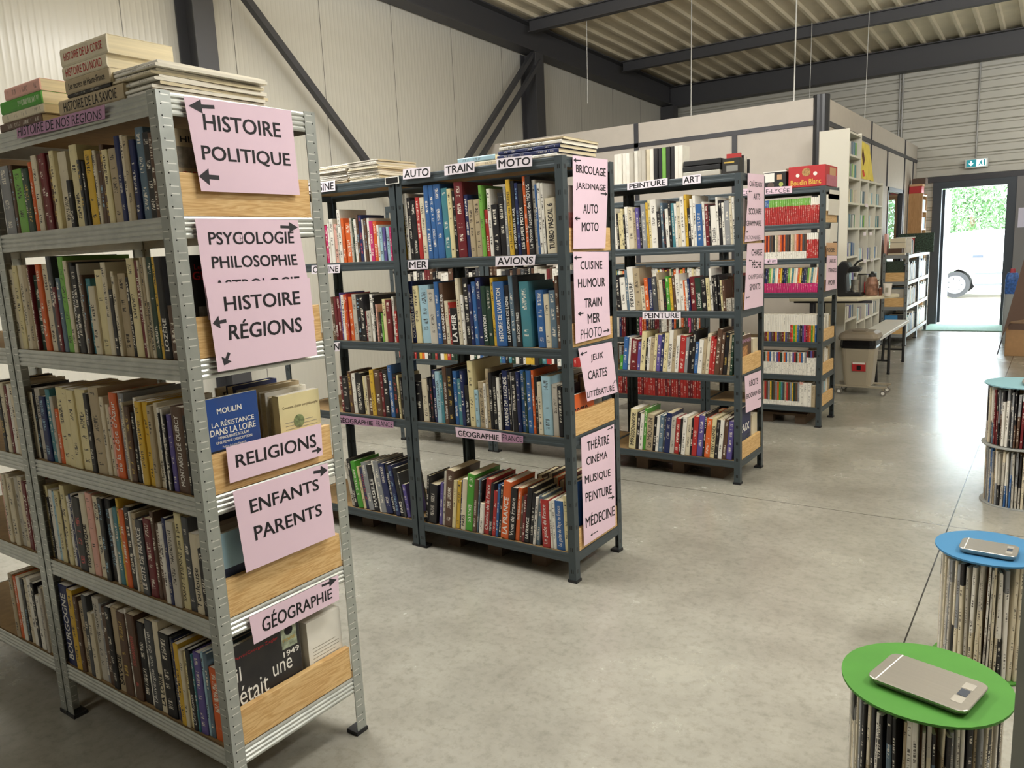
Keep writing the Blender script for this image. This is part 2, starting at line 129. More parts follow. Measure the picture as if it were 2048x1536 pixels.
class NT:
    def __init__(s,m): s.nt=m.node_tree; s.b=s.nt.nodes['Principled BSDF']
    def n(s,t,**k):
        x=s.nt.nodes.new(t)
        for a,v in k.items(): setattr(x,a,v)
        return x
    def l(s,a,b): s.nt.links.new(a,b)
    def math(s,op,a,b=None,c=None):
        x=s.n('ShaderNodeMath',operation=op)
        for i,v in enumerate((a,b,c)):
            if v is None: continue
            if isinstance(v,(int,float)): x.inputs[i].default_value=v
            else: s.l(v,x.inputs[i])
        return x.outputs[0]
    def mix(s,f,a,b):
        x=s.n('ShaderNodeMix',data_type='RGBA')
        for i,v in ((0,f),(6,a),(7,b)):
            if isinstance(v,(int,float)): x.inputs[i].default_value=v
            elif isinstance(v,(tuple,list)): x.inputs[i].default_value=(*v[:3],1)
            else: s.l(v,x.inputs[i])
        return x.outputs[2]
def book_material():
    m=bpy.data.materials.new('printed_cover'); m.use_nodes=True; t=NT(m)
    at=lambda nm: t.n('ShaderNodeAttribute',attribute_type='OBJECT',attribute_name=nm)
    c1,c2,sp,pr,ik=at('col'),at('col2'),at('split'),at('print'),at('ink')
    tc=t.n('ShaderNodeTexCoord'); g=t.n('ShaderNodeSeparateXYZ'); t.l(tc.outputs['Generated'],g.inputs[0])
    ob=t.n('ShaderNodeSeparateXYZ'); t.l(tc.outputs['Object'],ob.inputs[0])
    up=t.math('GREATER_THAN',g.outputs[2],sp.outputs['Fac'])
    base=t.mix(up,c1.outputs['Color'],c2.outputs['Color'])
    oi=t.n('ShaderNodeObjectInfo')
    # soft blotches of a printed picture
    n0=t.n('ShaderNodeTexNoise',noise_dimensions='4D'); n0.inputs['Scale'].default_value=14; t.l(tc.outputs['Object'],n0.inputs['Vector']); t.l(t.math('MULTIPLY',oi.outputs['Random'],50),n0.inputs['W'])
    base=t.mix(t.math('MULTIPLY',t.math('SUBTRACT',n0.outputs[0],.42),.5),base,(.12,.10,.08))
    # rows of small print along the spine
    cv=t.n('ShaderNodeCombineXYZ'); t.l(t.math('MULTIPLY',ob.outputs[0],75),cv.inputs[0]); t.l(t.math('MULTIPLY',ob.outputs[2],430),cv.inputs[1]); t.l(t.math('MULTIPLY',oi.outputs['Random'],90),cv.inputs[2])
    n1=t.n('ShaderNodeTexNoise'); n1.inputs['Scale'].default_value=1; n1.inputs['Detail'].default_value=1; t.l(cv.outputs[0],n1.inputs['Vector'])
    cw=t.n('ShaderNodeCombineXYZ'); t.l(t.math('MULTIPLY',ob.outputs[2],22),cw.inputs[1]); t.l(t.math('MULTIPLY',oi.outputs['Random'],37),cw.inputs[2])
    n2=t.n('ShaderNodeTexNoise'); n2.inputs['Scale'].default_value=1; t.l(cw.outputs[0],n2.inputs['Vector'])
    m1=t.math('GREATER_THAN',n1.outputs[0],.52); m2=t.math('GREATER_THAN',n2.outputs[0],.5)
    band=t.math('LESS_THAN',t.math('ABSOLUTE',t.math('SUBTRACT',g.outputs[0],.5)),.22)
    zz=t.math('LESS_THAN',t.math('ABSOLUTE',t.math('SUBTRACT',g.outputs[2],.52)),.42)
    k=t.math('MULTIPLY',t.math('MULTIPLY',m1,m2),t.math('MULTIPLY',band,zz)); k=t.math('MULTIPLY',k,pr.outputs['Fac'])
    fr=t.math('LESS_THAN',g.outputs[1],.03)
    k=t.math('MULTIPLY',k,fr)
    col=t.mix(k,base,ik.outputs['Color'])
    t.l(col,t.b.inputs['Base Color']); t.b.inputs['Roughness'].default_value=.42
    return m
def wood_material(name,c1,c2,axis):
    m=bpy.data.materials.new(name); m.use_nodes=True; t=NT(m); tc=t.n('ShaderNodeTexCoord'); mp=t.n('ShaderNodeMapping'); t.l(tc.outputs['Object'],mp.inputs[0])
    s=[6,6,70]; 
    if axis=='Z': s=[40,40,3]
    mp.inputs['Scale'].default_value=s
    oi=t.n('ShaderNodeObjectInfo'); 
    n=t.n('ShaderNodeTexNoise',noise_dimensions='4D'); n.inputs['Scale'].default_value=1; n.inputs['Detail'].default_value=3; n.inputs['Distortion'].default_value=.6; t.l(mp.outputs[0],n.inputs['Vector']); t.l(t.math('MULTIPLY',oi.outputs['Random'],30),n.inputs['W'])
    f=t.math('PINGPONG',t.math('MULTIPLY',n.outputs[0],6),.5); f=t.math('MULTIPLY',f,2)
    t.l(t.mix(f,lin(c1),lin(c2)),t.b.inputs['Base Color']); t.b.inputs['Roughness'].default_value=.5
    return m
def galv_material(name,tabs):
    m=bpy.data.materials.new(name); m.use_nodes=True; t=NT(m); tc=t.n('ShaderNodeTexCoord')
    n=t.n('ShaderNodeTexNoise'); n.inputs['Scale'].default_value=22; n.inputs['Detail'].default_value=4; t.l(tc.outputs['Object'],n.inputs['Vector'])
    t.l(t.mix(n.outputs[0],lin('#a9adaa'),lin('#dcded8')),t.b.inputs['Base Color'])
    t.b.inputs['Metallic'].default_value=.6; t.b.inputs['Roughness'].default_value=.34
    if tabs:
        ob=t.n('ShaderNodeSeparateXYZ'); t.l(tc.outputs['Object'],ob.inputs[0])
        f=t.math('FRACT',t.math('MULTIPLY',ob.outputs[2],1/.05)); tab=t.math('LESS_THAN',t.math('ABSOLUTE',t.math('SUBTRACT',f,.5)),.30)
        mx=t.math('MAXIMUM',t.math('ABSOLUTE',ob.outputs[0]),t.math('ABSOLUTE',ob.outputs[1]))
        ins=t.math('LESS_THAN',t.math('ABSOLUTE',t.math('SUBTRACT',mx,.022)),.010)
        bu=t.n('ShaderNodeBump'); bu.inputs['Strength'].default_value=.9; bu.inputs['Distance'].default_value=.003
        t.l(t.math('MULTIPLY',tab,ins),bu.inputs['Height']); t.l(bu.outputs[0],t.b.inputs['Normal'])
        edge=t.math('MULTIPLY',t.math('LESS_THAN',t.math('ABSOLUTE',t.math('SUBTRACT',t.math('ABSOLUTE',t.math('SUBTRACT',f,.5)),.33)),.022),ins)  # tab outlines, painted lighter as highlights on the embossed edges
        f2=t.math('FRACT',t.math('MULTIPLY',ob.outputs[2],1/.025)); r1=t.math('ABSOLUTE',t.math('SUBTRACT',f2,.5)); 
        hole=t.math('MULTIPLY',t.math('LESS_THAN',r1,.07),t.math('LESS_THAN',t.math('ABSOLUTE',t.math('SUBTRACT',mx,.0105)),.0016))
        base=t.mix(n.outputs[0],lin('#9a9f9c'),lin('#c4c8c3'))
        base=t.mix(edge,base,lin('#e8e9e4')); base=t.mix(hole,base,(.01,.01,.01)); t.l(base,t.b.inputs['Base Color'])
    return m
def post_paint(name,col):
    m=bpy.data.materials.new(name); m.use_nodes=True; t=NT(m); tc=t.n('ShaderNodeTexCoord'); ob=t.n('ShaderNodeSeparateXYZ'); t.l(tc.outputs['Object'],ob.inputs[0])
    f=t.math('FRACT',t.math('MULTIPLY',ob.outputs[2],1/.1)); s1=t.math('LESS_THAN',t.math('ABSOLUTE',t.math('SUBTRACT',f,.5)),.09)
    mx=t.math('MAXIMUM',t.math('ABSOLUTE',ob.outputs[0]),t.math('ABSOLUTE',ob.outputs[1]))
    a=t.math('LESS_THAN',t.math('ABSOLUTE',t.math('SUBTRACT',mx,.014)),.0022); b=t.math('LESS_THAN',t.math('ABSOLUTE',t.math('SUBTRACT',mx,.022)),.0022)
    k=t.math('MULTIPLY',s1,t.math('MAXIMUM',a,b))
    t.l(t.mix(k,lin(col),(.004,.004,.004)),t.b.inputs['Base Color']); t.b.inputs['Roughness'].default_value=.42; t.b.inputs['Metallic'].default_value=.2
    return m
def floor_material():
    m=bpy.data.materials.new('polished_concrete'); m.use_nodes=True; t=NT(m); tc=t.n('ShaderNodeTexCoord'); ob=t.n('ShaderNodeSeparateXYZ'); t.l(tc.outputs['Object'],ob.inputs[0])
    n=t.n('ShaderNodeTexNoise'); n.inputs['Scale'].default_value=1.6; n.inputs['Detail'].default_value=9; n.inputs['Roughness'].default_value=.68; t.l(tc.outputs['Object'],n.inputs['Vector'])
    n2=t.n('ShaderNodeTexNoise'); n2.inputs['Scale'].default_value=30; n2.inputs['Detail'].default_value=8; n2.inputs['Roughness'].default_value=.7; t.l(tc.outputs['Object'],n2.inputs['Vector'])
    r=t.n('ShaderNodeMapRange'); r.inputs[1].default_value=.35; r.inputs[2].default_value=.65; t.l(n.outputs[0],r.inputs[0])
    c=t.mix(r.outputs[0],lin('#8a877d'),lin('#a4a297'))
    r2=t.n('ShaderNodeMapRange'); r2.inputs[1].default_value=.48; r2.inputs[2].default_value=.72; r2.inputs[4].default_value=.45; t.l(n2.outputs[0],r2.inputs[0])
    c=t.mix(r2.outputs[0],c,lin('#6b685d'))
    # saw-cut joints
    j=None
    for ax,p0,per in ((0,-.375,4.6),(1,4.175,4.6)):
        v=t.math('ABSOLUTE',t.math('SUBTRACT',t.math('FRACT',t.math('ADD',t.math('DIVIDE',t.math('SUBTRACT',ob.outputs[ax],p0),per),.5)),.5))
        k=t.math('LESS_THAN',v,.0028/per); j=k if j is None else t.math('MAXIMUM',j,k)
    c=t.mix(j,c,(.03,.028,.025)); t.l(c,t.b.inputs['Base Color'])
    rr=t.n('ShaderNodeMapRange'); rr.inputs[1].default_value=.3; rr.inputs[2].default_value=.7; rr.inputs[3].default_value=.20; rr.inputs[4].default_value=.30; t.l(n.outputs[0],rr.inputs[0])
    t.l(rr.outputs[0],t.b.inputs['Roughness']); t.b.inputs['Specular IOR Level'].default_value=.6
    bu=t.n('ShaderNodeBump'); bu.inputs['Strength'].default_value=.12; bu.inputs['Distance'].default_value=.004; t.l(n2.outputs[0],bu.inputs['Height']); t.l(bu.outputs[0],t.b.inputs['Normal'])
    return m
def panel_material():   # micro-ribbed sandwich panel with vertical joints
    m=bpy.data.materials.new('ribbed_panel'); m.use_nodes=True; t=NT(m); tc=t.n('ShaderNodeTexCoord'); ob=t.n('ShaderNodeSeparateXYZ'); t.l(tc.outputs['Object'],ob.inputs[0])
    y=ob.outputs[1]
    v=t.math('ABSOLUTE',t.math('SUBTRACT',t.math('FRACT',t.math('DIVIDE',y,1.0)),.5)); j=t.math('LESS_THAN',v,.004)
    t.l(t.mix(j,lin('#cbc8bd'),lin('#77756e')),t.b.inputs['Base Color'])
    wv=t.math('SINE',t.math('MULTIPLY',y,2*PI/.1)); rid=t.math('POWER',t.math('ABSOLUTE',wv),6)
    bu=t.n('ShaderNodeBump'); bu.inputs['Strength'].default_value=.28; bu.inputs['Distance'].default_value=.004; t.l(rid,bu.inputs['Height']); t.l(bu.outputs[0],t.b.inputs['Normal'])
    t.b.inputs['Roughness'].default_value=.25
    return m
M_BOOK=book_material()
M_PINE=wood_material('pine','#e2bf86','#c99d62','Y'); M_OAK=wood_material('oak_veneer','#b98f5f','#a67b4c','Z')
M_GPOST=galv_material('galvanised_post',True); M_GALV=galv_material('galvanised_rail',False)
M_DPOST=post_paint('slotted_grey_post','#434c50'); M_DARK=mat('grey_paint','#454e52',.42,.2)
M_MPOST=post_paint('slotted_light_post','#7b8082')
M_CHIP=mat('chipboard','#8a7049',.8,0,.15,30); M_PAGE=mat('page_edges','#d9ccab',.85,0,.10,3,0,40,stretch=(60,1,60)); M_PAGE2=mat('white_page_edges','#e8e2d2',.85,0,.06,3,stretch=(60,1,60))
M_FOOT=mat('black_plastic','#15161a',.5); M_PINK=mat('pink_paper','#e9cddd',.8,0,.02,6); M_MAUVE=mat('mauve_paper','#b48aa6',.85,0,.04,20)
M_WPAPER=mat('white_paper','#efe6ee',.8); M_INK=mat('black_ink','#16131a',.7); M_TAN=mat('tan_paper','#c9a17c',.85)
M_MARK=mat('marker_ink','#2b2a30',.7); M_STEEL=mat('structural_steel','#4a4a4d',.55,.2); M_GOLDT=mat('gold_print','#c9a94e',.5); M_WHT=mat('white_print','#efece4',.6)
M_REDT=mat('red_print','#b5242a',.6); M_LACQ=mat('white_laminate','#d8d4c6',.45); M_BLK=mat('black','#0e0e10',.5)
M_FLOOR=floor_material(); M_PANEL=panel_material(); M_CLAD=mat('tray_cladding','#bcbab0',.42,.1,.03,3); M_DECK=mat('roof_deck','#ddd3ba',.5,.1,.10,3)
M_OFF=mat('office_panel','#c6beb4',.6,0,.03,10); M_STRIP=mat('cover_strip','#3c3c42',.5)
# ---------------------------------------------------------------- mesh helpers
class MB:
    def __init__(s): s.v=[];s.f=[];s.m=[]
    def add(s,V,Fc,mi=0):
        o=len(s.v); s.v+= [tuple(p) for p in V]
        for f in Fc: s.f.append([i+o for i in f]); s.m.append(mi)
        return s
    def box(s,x0,y0,z0,x1,y1,z1,mi=0):
        V=[(x0,y0,z0),(x1,y0,z0),(x1,y1,z0),(x0,y1,z0),(x0,y0,z1),(x1,y0,z1),(x1,y1,z1),(x0,y1,z1)]
        return s.add(V,[(0,3,2,1),(4,5,6,7),(0,1,5,4),(1,2,6,5),(2,3,7,6),(3,0,4,7)],mi)
    def ext(s,poly,axis,a,b,mi=0):   # poly: 2D ccw points in the plane normal to axis
        n=len(poly)
        def P(p,t):
            return {'X':(t,p[0],p[1]),'Y':(p[0],t,p[1]),'Z':(p[0],p[1],t)}[axis]
        V=[P(p,a) for p in poly]+[P(p,b) for p in poly]
        Fc=[(i,(i+1)%n,n+(i+1)%n,n+i) for i in range(n)]+[tuple(range(n-1,-1,-1)),tuple(range(n,2*n))]
        return s.add(V,Fc,mi)
    def cyl(s,p0,p1,r0,r1=None,n=16,mi=0):
        r1=r0 if r1 is None else r1
        p0=Vector(p0);p1=Vector(p1); d=(p1-p0).normalized(); a=d.orthogonal().normalized(); b=d.cross(a)
        V=[p0+(a*math.cos(2*PI*i/n)+b*math.sin(2*PI*i/n))*r0 for i in range(n)]+[p1+(a*math.cos(2*PI*i/n)+b*math.sin(2*PI*i/n))*r1 for i in range(n)]
        return s.add(V,[(i,(i+1)%n,n+(i+1)%n,n+i) for i in range(n)]+[tuple(range(n-1,-1,-1)),tuple(range(n,2*n))],mi)
    def lathe(s,c,prof,n=28,mi=0):   # prof: (r,z) bottom to top
        V=[];Fc=[]
        for r,z in prof:
            for i in range(n): V.append((c[0]+r*math.cos(2*PI*i/n),c[1]+r*math.sin(2*PI*i/n),c[2]+z))
        for k in range(len(prof)-1):
            for i in range(n): Fc.append((k*n+i,k*n+(i+1)%n,(k+1)*n+(i+1)%n,(k+1)*n+i))
        Fc.append(tuple(range(n-1,-1,-1))); Fc.append(tuple(range((len(prof)-1)*n,len(prof)*n)))
        return s.add(V,Fc,mi)
    def tube(s,pts,r,n=8,mi=0):
        pts=[Vector(p) for p in pts]; V=[];Fc=[]; a=None
        for i,p in enumerate(pts):
            d=(pts[min(i+1,len(pts)-1)]-pts[max(i-1,0)]).normalized()
            a=(d.orthogonal() if a is None else (a-d*a.dot(d))).normalized(); b=d.cross(a)
            for k in range(n): V.append(p+(a*math.cos(2*PI*k/n)+b*math.sin(2*PI*k/n))*r)
        for i in range(len(pts)-1):
            for k in range(n): Fc.append((i*n+k,i*n+(k+1)%n,(i+1)*n+(k+1)%n,(i+1)*n+k))
        Fc+= [tuple(range(n-1,-1,-1)),tuple(range((len(pts)-1)*n,len(pts)*n))]
        return s.add(V,Fc,mi)
    def build(s,name,mats,parent=None,loc=None,rot=None,smooth=False,bevel=0):
        me=bpy.data.meshes.new(name); me.from_pydata(s.v,[],s.f); 
        if not isinstance(mats,(list,tuple)): mats=[mats]
        for m in mats: me.materials.append(m)
        if len(mats)>1: me.polygons.foreach_set('material_index',s.m)
        if smooth: me.polygons.foreach_set('use_smooth',[True]*len(me.polygons))
        me.update(); o=bpy.data.objects.new(name,me); C.objects.link(o)
        if parent is not None: o.parent=parent
        if loc is not None: o.location=loc
        if rot is not None: o.rotation_euler=rot
        if bevel:
            b=o.modifiers.new('bevel','BEVEL'); b.width=bevel; b.segments=3; b.limit_method='ANGLE'
        return o
def tag(o,label,cat,group=None):
    if len(label.split())>16: print('LONG',label)
    o['label']=label; o['category']=cat
    if group: o['group']=group
    return o
def struct(o): o['kind']='structure'; return o
def thing(name,label,cat,loc=(0,0,0),rz=0,group=None):
    o=bpy.data.objects.new(name,None); C.objects.link(o); o.location=loc; o.rotation_euler=(0,0,rz); o.empty_display_size=.05
    return tag(o,label,cat,group)
_txt={}
def text_pts(s,bold=1):
    k=(s,bold)
    if k in _txt: return _txt[k]
    cu=bpy.data.curves.new('t','FONT'); cu.body=s; cu.size=1; cu.resolution_u=3; cu.fill_mode='FRONT'
    cu.offset=0
    o=bpy.data.objects.new('t',cu); C.objects.link(o)
    me=o.to_mesh(); V=[(v.co.x,v.co.y) for v in me.vertices]; Fc=[tuple(p.vertices) for p in me.polygons]
    o.to_mesh_clear(); bpy.data.objects.remove(o); bpy.data.curves.remove(cu)
    x0=min(v[0] for v in V);x1=max(v[0] for v in V);y0=min(v[1] for v in V);y1=max(v[1] for v in V)
    if bold:
        n=len(V); V0=list(V); F0=list(Fc); V=[];Fc=[]
        for j,(dx,dy) in enumerate(((-.016,-.010),(.016,-.010),(-.016,.010),(.016,.010))):
            V+=[(x+dx,y+dy) for x,y in V0]; Fc+=[tuple(i+j*n for i in f) for f in F0]
        x0-=.016;x1+=.016;y0-=.010;y1+=.010
    V=[((x-x0)/(x1-x0),(y-y0)/(y1-y0)) for x,y in V]
    _txt[k]=(V,Fc,(x1-x0)/(y1-y0)); return _txt[k]
def text_mesh(s,q,name,m,parent=None,bold=1,nrm=None):
    """q: four 3D corners tl,tr,br,bl"""
    V,Fc,_=text_pts(s,bold); q=[Vector(p) for p in q]; P=[]
    nn=(q[1]-q[0]).cross(q[0]-q[3]).normalized()*.00006; per=max(1,len(V)//(4 if bold else 1))
    for i,(u,v) in enumerate(V):
        P.append((q[0]*(1-u)+q[1]*u)*v+(q[3]*(1-u)+q[2]*u)*(1-v)+nn*(i//per))
    me=bpy.data.meshes.new(name); me.from_pydata([tuple(p) for p in P],[],Fc); me.materials.append(m)
    o=bpy.data.objects.new(name,me); C.objects.link(o)
    if parent is not None: o.parent=parent
    return o
# ================================================================ the building
XL=-5.95; YF=13.7; SL=.032
def zt(y): return 4.30-SL*(y-8.8)       # underside of the roof deck
X1=7.0; Y0=-5.0
struct(MB().box(XL-.2,Y0,-.2,X1,YF+.25,0).build('floor',M_FLOOR))
# left wall: vertical ribbed panels following the roof slope
struct(MB().ext([(Y0,0),(YF,0),(YF,zt(YF)+.1),(Y0,zt(Y0)+.1)],'X',XL-.15,XL).build('wall_left',M_PANEL))
struct(MB().ext([(Y0,0),(YF,0),(YF,zt(YF)+.1),(Y0,zt(Y0)+.1)],'X',X1,X1+.15).build('wall_right',M_PANEL))
struct(MB().box(XL,Y0-.15,0,X1,Y0,zt(Y0)+.1).build('wall_back',M_CLAD))
# far wall of horizontal steel trays, with the door opening and the office window
DX0,DX1,DZ=-1.66,-.58,2.16
def tray(x0,x1,z0,z1):
    prof=[]; z=z0
    per=.15
    pts=[(YF+.12,z0)]
    k=0
    zz=z0
    while zz<z1-1e-6:
        a=min(zz+per*.62,z1); b=min(zz+per*.72,z1); c=min(zz+per*.9,z1); d=min(zz+per,z1)
        pts+= [(YF,zz),(YF,a),(YF+.028,b),(YF+.028,c),(YF,d)]
        zz+=per
    pts+=[(YF+.12,z1)]
    out=[pts[0]]
    for p in pts[1:]:
        if abs(p[0]-out[-1][0])+abs(p[1]-out[-1][1])>1e-5: out.append(p)
    mb.ext(out,'X',x0,x1)
mb=MB(); ZT=zt(YF)+.1
tray(XL,-3.4,0,ZT); struct(mb.build('wall_far',M_CLAD))
mb=MB(); tray(-3.4,-2.14,1.95,ZT); tray(-3.4,-2.14,0,.9); struct(mb.build('wall_far',M_CLAD))
mb=MB(); tray(-2.14,DX0,0,ZT); struct(mb.build('wall_far',M_CLAD))
mb=MB(); tray(DX0,DX1,2.10,ZT); struct(mb.build('wall_far',M_CLAD))
mb=MB(); tray(DX1,X1,0,ZT); struct(mb.build('wall_far',M_CLAD))
M_FR=mat('anthracite_frame','#3d434b',.45,.2)
f=MB(); f.box(DX0,YF-.04,0,-1.54,YF+.1,DZ); f.box(-.70,YF-.04,0,DX1,YF+.1,DZ); f.box(-1.54,YF-.04,2.06,-.70,YF+.1,DZ)
d1=struct(f.build('door_1',M_FR))
MB().box(-1.54,YF+.10,.02,-1.505,YF+.95,2.05).build('door_leaf',M_FR,d1)
struct(MB().box(-1.75,YF-.05,2.16,X1,YF,2.24).build('trim_1',M_STRIP))
struct(MB().box(DX1,YF-.06,0,DX1+.18,YF,2.16).build('trim_2',mat('pale_grey_post','#7d7b7c',.5)))
w1=MB(); 
for a in ((-3.4,.9,-2.14,.95),(-3.4,1.95,-2.14,2.0),(-3.4,.9,-3.35,2.0),(-2.19,.9,-2.14,2.0)): w1.box(a[0],YF-.01,a[1],a[2],YF+.08,a[3])
w1=struct(w1.build('window_1',M_FR))
M_GLASS=bpy.data.materials.new('clear_glass'); M_GLASS.use_nodes=True
_b=M_GLASS.node_tree.nodes['Principled BSDF']; _b.inputs['Base Color'].default_value=(.95,.98,.97,1); _b.inputs['Transmission Weight'].default_value=1; _b.inputs['Roughness'].default_value=.0; _b.inputs['IOR'].default_value=1.1
MB().box(-3.35,YF+.03,.95,-2.19,YF+.036,1.95).build('window_pane',M_GLASS,w1)
# roof deck, ribs running down the slope
pts=[]; x=XL-.1
low=[];
while x<X1+.1:
    low+= [(x,0),(x+.165,0),(x+.18,-.035),(x+.22,-.035),(x+.235,0)]
    x+=.25
n=len(low); V=[];Fc=[]
ya,yb=Y0-.1,YF+.2
for (xx,zz) in low: V.append((xx,ya,zt(ya)+.035+zz))
for (xx,zz) in low: V.append((xx,yb,zt(yb)+.035+zz))
for (xx,zz) in low: V.append((xx,ya,zt(ya)+.12))
for (xx,zz) in low: V.append((xx,yb,zt(yb)+.12))
for i in range(n-1):
    Fc.append((i,i+1,n+i+1,n+i)); Fc.append((2*n+i,3*n+i,3*n+i+1,2*n+i+1))
Fc.append((0,n,3*n,2*n)); Fc.append((n-1,3*n-1,4*n-1,2*n-1))
struct(MB().add(V,Fc).build('ceiling',M_DECK))
def ibeam_x(x0,x1,y,ztop,h,wd):   # beam along X
    t=.012; z=ztop
    return [(y-wd/2,z-h),(y+wd/2,z-h),(y+wd/2,z-h+t),(y+t/2,z-h+t),(y+t/2,z-t),(y+wd/2,z-t),(y+wd/2,z),(y-wd/2,z),(y-wd/2,z-t),(y-t/2,z-t),(y-t/2,z-h+t),(y-wd/2,z-h+t)]
for y in (-1.6,1.0,3.6,6.2,8.8,11.4):
    struct(MB().ext(ibeam_x(0,0,y,zt(y)-.0,.15,.10),'X',XL+.25,X1-.05).build('roof_purlin',M_STEEL))
struct(MB().ext(ibeam_x(0,0,13.52,zt(13.6)-.0,.34,.2),'X',XL+.05,X1-.05).build('roof_beam',M_STEEL))
def rafter(xc,name):
    t=.016; wd=.2; h=.34; a,b=Y0+.05,13.4
    pr=[(xc-wd/2,-h),(xc+wd/2,-h),(xc+wd/2,-h+t),(xc+t/2,-h+t),(xc+t/2,-t),(xc+wd/2,-t),(xc+wd/2,0),(xc-wd/2,0),(xc-wd/2,-t),(xc-t/2,-t),(xc-t/2,-h+t),(xc-wd/2,-h+t)]
    n=len(pr); V=[(p[0],a,zt(a)+p[1]) for p in pr]+[(p[0],b,zt(b)+p[1]) for p in pr]
    Fc=[(i,(i+1)%n,n+(i+1)%n,n+i) for i in range(n)]+[tuple(range(n-1,-1,-1)),tuple(range(n,2*n))]
    struct(MB().add(V,Fc).build(name,M_STEEL))
rafter(XL+.13,'roof_rafter'); rafter(X1-.2,'roof_rafter')
def column(x,y):
    t=.012; w=.19; h=.24; zz=zt(y)-.35
    p=[(x,y-w/2),(x+t,y-w/2),(x+t,y-t/2),(x+h-t,y-t/2),(x+h-t,y-w/2),(x+h,y-w/2),(x+h,y+w/2),(x+h-t,y+w/2),(x+h-t,y+t/2),(x+t,y+t/2),(x+t,y+w/2),(x,y+w/2)]
    struct(MB().ext(p,'Z',0,zz).build('column',M_STEEL))
for y in (-1.0,4.05,9.0): column(XL+.01,y)
struct(MB().box(XL+.01,13.3,0,XL+.25,13.5,zt(13.3)-.35).build('column',M_STEEL))
def brace(y0,z0,y1,z1,x,w,d):
    a=Vector((x,y0,z0));b=Vector((x,y1,z1)); dr=(b-a).normalized(); nn=Vector((1,0,0)).cross(dr)*w/2
    V=[a-nn,a+nn,b+nn,b-nn]; V=V+[v+Vector((d,0,0)) for v in V]
    o=MB().add(V,[(0,1,2,3),(4,7,6,5),(0,4,5,1),(1,5,6,2),(2,6,7,3),(3,7,4,0)]).build('wall_brace',M_STEEL); struct(o)
brace(3.98,4.15,6.95,1.25,XL+.16,.06,.06)
brace(8.95,3.95,6.10,1.25,XL+.16,.05,.06); brace(9.02,3.85,6.2,1.18,XL+.22,.05,.05)
# office box
OX,OY,OH=-1.9,7.95,2.72
of=struct(MB().box(XL+.12,OY,0,OX,OY+.06,OH).build('wall_office_front',M_OFF))
sd=MB()
sd.box(OX-.06,OY+.06,0,OX,11.32,OH); sd.box(OX-.06,12.5,0,OX,YF-.02,OH); sd.box(OX-.06,11.32,2.03,OX,12.5,OH); sd.box(OX-.06,11.32,0,OX,12.5,.85)
struct(sd.build('wall_office_side',M_OFF))
w2=MB()
for a in ((11.32,.85,12.5,.9),(11.32,1.98,12.5,2.03),(11.32,.85,11.37,2.03),(12.45,.85,12.5,2.03)): w2.box(OX-.05,a[0],a[1],OX+.01,a[2],a[3])
w2=struct(w2.build('window_2',M_STRIP)); MB().box(OX-.03,11.37,.9,OX-.024,12.45,1.98).build('window_pane',M_GLASS,w2)
ZB=2.47
for i,(x0,x1_,z0,z1) in enumerate([(XL+.2,OX-.05,ZB,ZB+.045),(-3.86,-3.81,0,OH),(-2.78,-2.73,0,ZB)]):
    struct(MB().box(x0,OY-.012,z0,x1_,OY-.0005,z1).build('office_trim',M_STRIP))
for y0,y1_,z0,z1 in [(OY+.1,YF-.05,ZB,ZB+.045),(10.14,10.18,0,OH),(9.38,9.41,0,ZB),(11.2,11.23,2.03,ZB),(12.54,12.57,0,OH),(13.3,13.33,0,ZB)]:
    struct(MB().box(OX+.0005,y0,z0,OX+.012,y1_,z1).build('office_trim',M_STRIP))
o=MB().lathe((OX-.035,OY+.035,0),[(.075,0),(.075,OH+.02)],20).build('office_corner_post',mat('dark_corner','#2a2b2f',.35)); struct(o)
struct(MB().box(XL+.12,OY+.06,OH-.05,OX-.06,YF-.02,OH).build('office_roof',M_OFF))
# hanging wires, conduit
WL=['pale wire hanging above the middle of the office box front','brightest and thickest wire, hanging right of the office front middle','thin wire ending high against the left ribbed wall','faint wire hanging behind the office front edge','faint wire above the office corner post','faint wire deepest over the office roof']
for x,y,z0,z1,r in [(-3.64,9,2.76,zt(9),.006),(-2.47,9,2.8,zt(9),.008),(-4.95,8.9,3.2,zt(8.9),.004),(-2.9,11.3,2.8,zt(11.3)-.0,.004),(-2.2,11.3,2.85,zt(11.3)-.0,.004),(-3.3,12,2.8,zt(12),.003)]:
    tag(MB().cyl((x,y,z0),(x+.02,y,z1),r,n=8).build('hanging_wire',mat('pale_wire','#cfcfca',.4,.4)),WL.pop(0),'wire','wires hanging over the office')
cd=thing('conduit','grey electrical conduit run on the far steel wall','conduit',(0,YF-.03,0))
cm=mat('grey_conduit','#9b9b98',.4,.3)
MB().tube([(-2.13,0,2.6),(-2.13,0,3.9),(-2.10,0,3.96),(-2.0,0,3.98),(1.5,0,3.98)],.014).build('pipe',cm,cd)
MB().tube([(-2.17,0,2.6),(-2.17,0,3.95)],.012).build('pipe',cm,cd)
MB().tube([(-1.12,0,2.47),(-1.12,0,3.9),(-1.15,0,3.95),(-1.12,0,3.98)],.012).build('pipe',cm,cd)
ex=thing('exit_sign','green and white emergency exit sign above the open door','exit sign',(-1.10,YF-.10,2.39))
M_EXG=mat('exit_green','#1d8f9c',.5,0,emit=.5); M_EXW=mat('exit_white','#dff4f2',.5,0,emit=1.0)
MB().box(-.15,-.03,-.065,.15,.09,.065).build('housing',mat('white_plastic','#d9dcd8',.4),ex,bevel=.012)
MB().box(-.125,-.034,-.05,.0,-.031,.05).build('arrow_panel',M_EXG,ex); MB().box(.0,-.034,-.05,.125,-.031,.05).build('door_panel',M_EXW,ex)
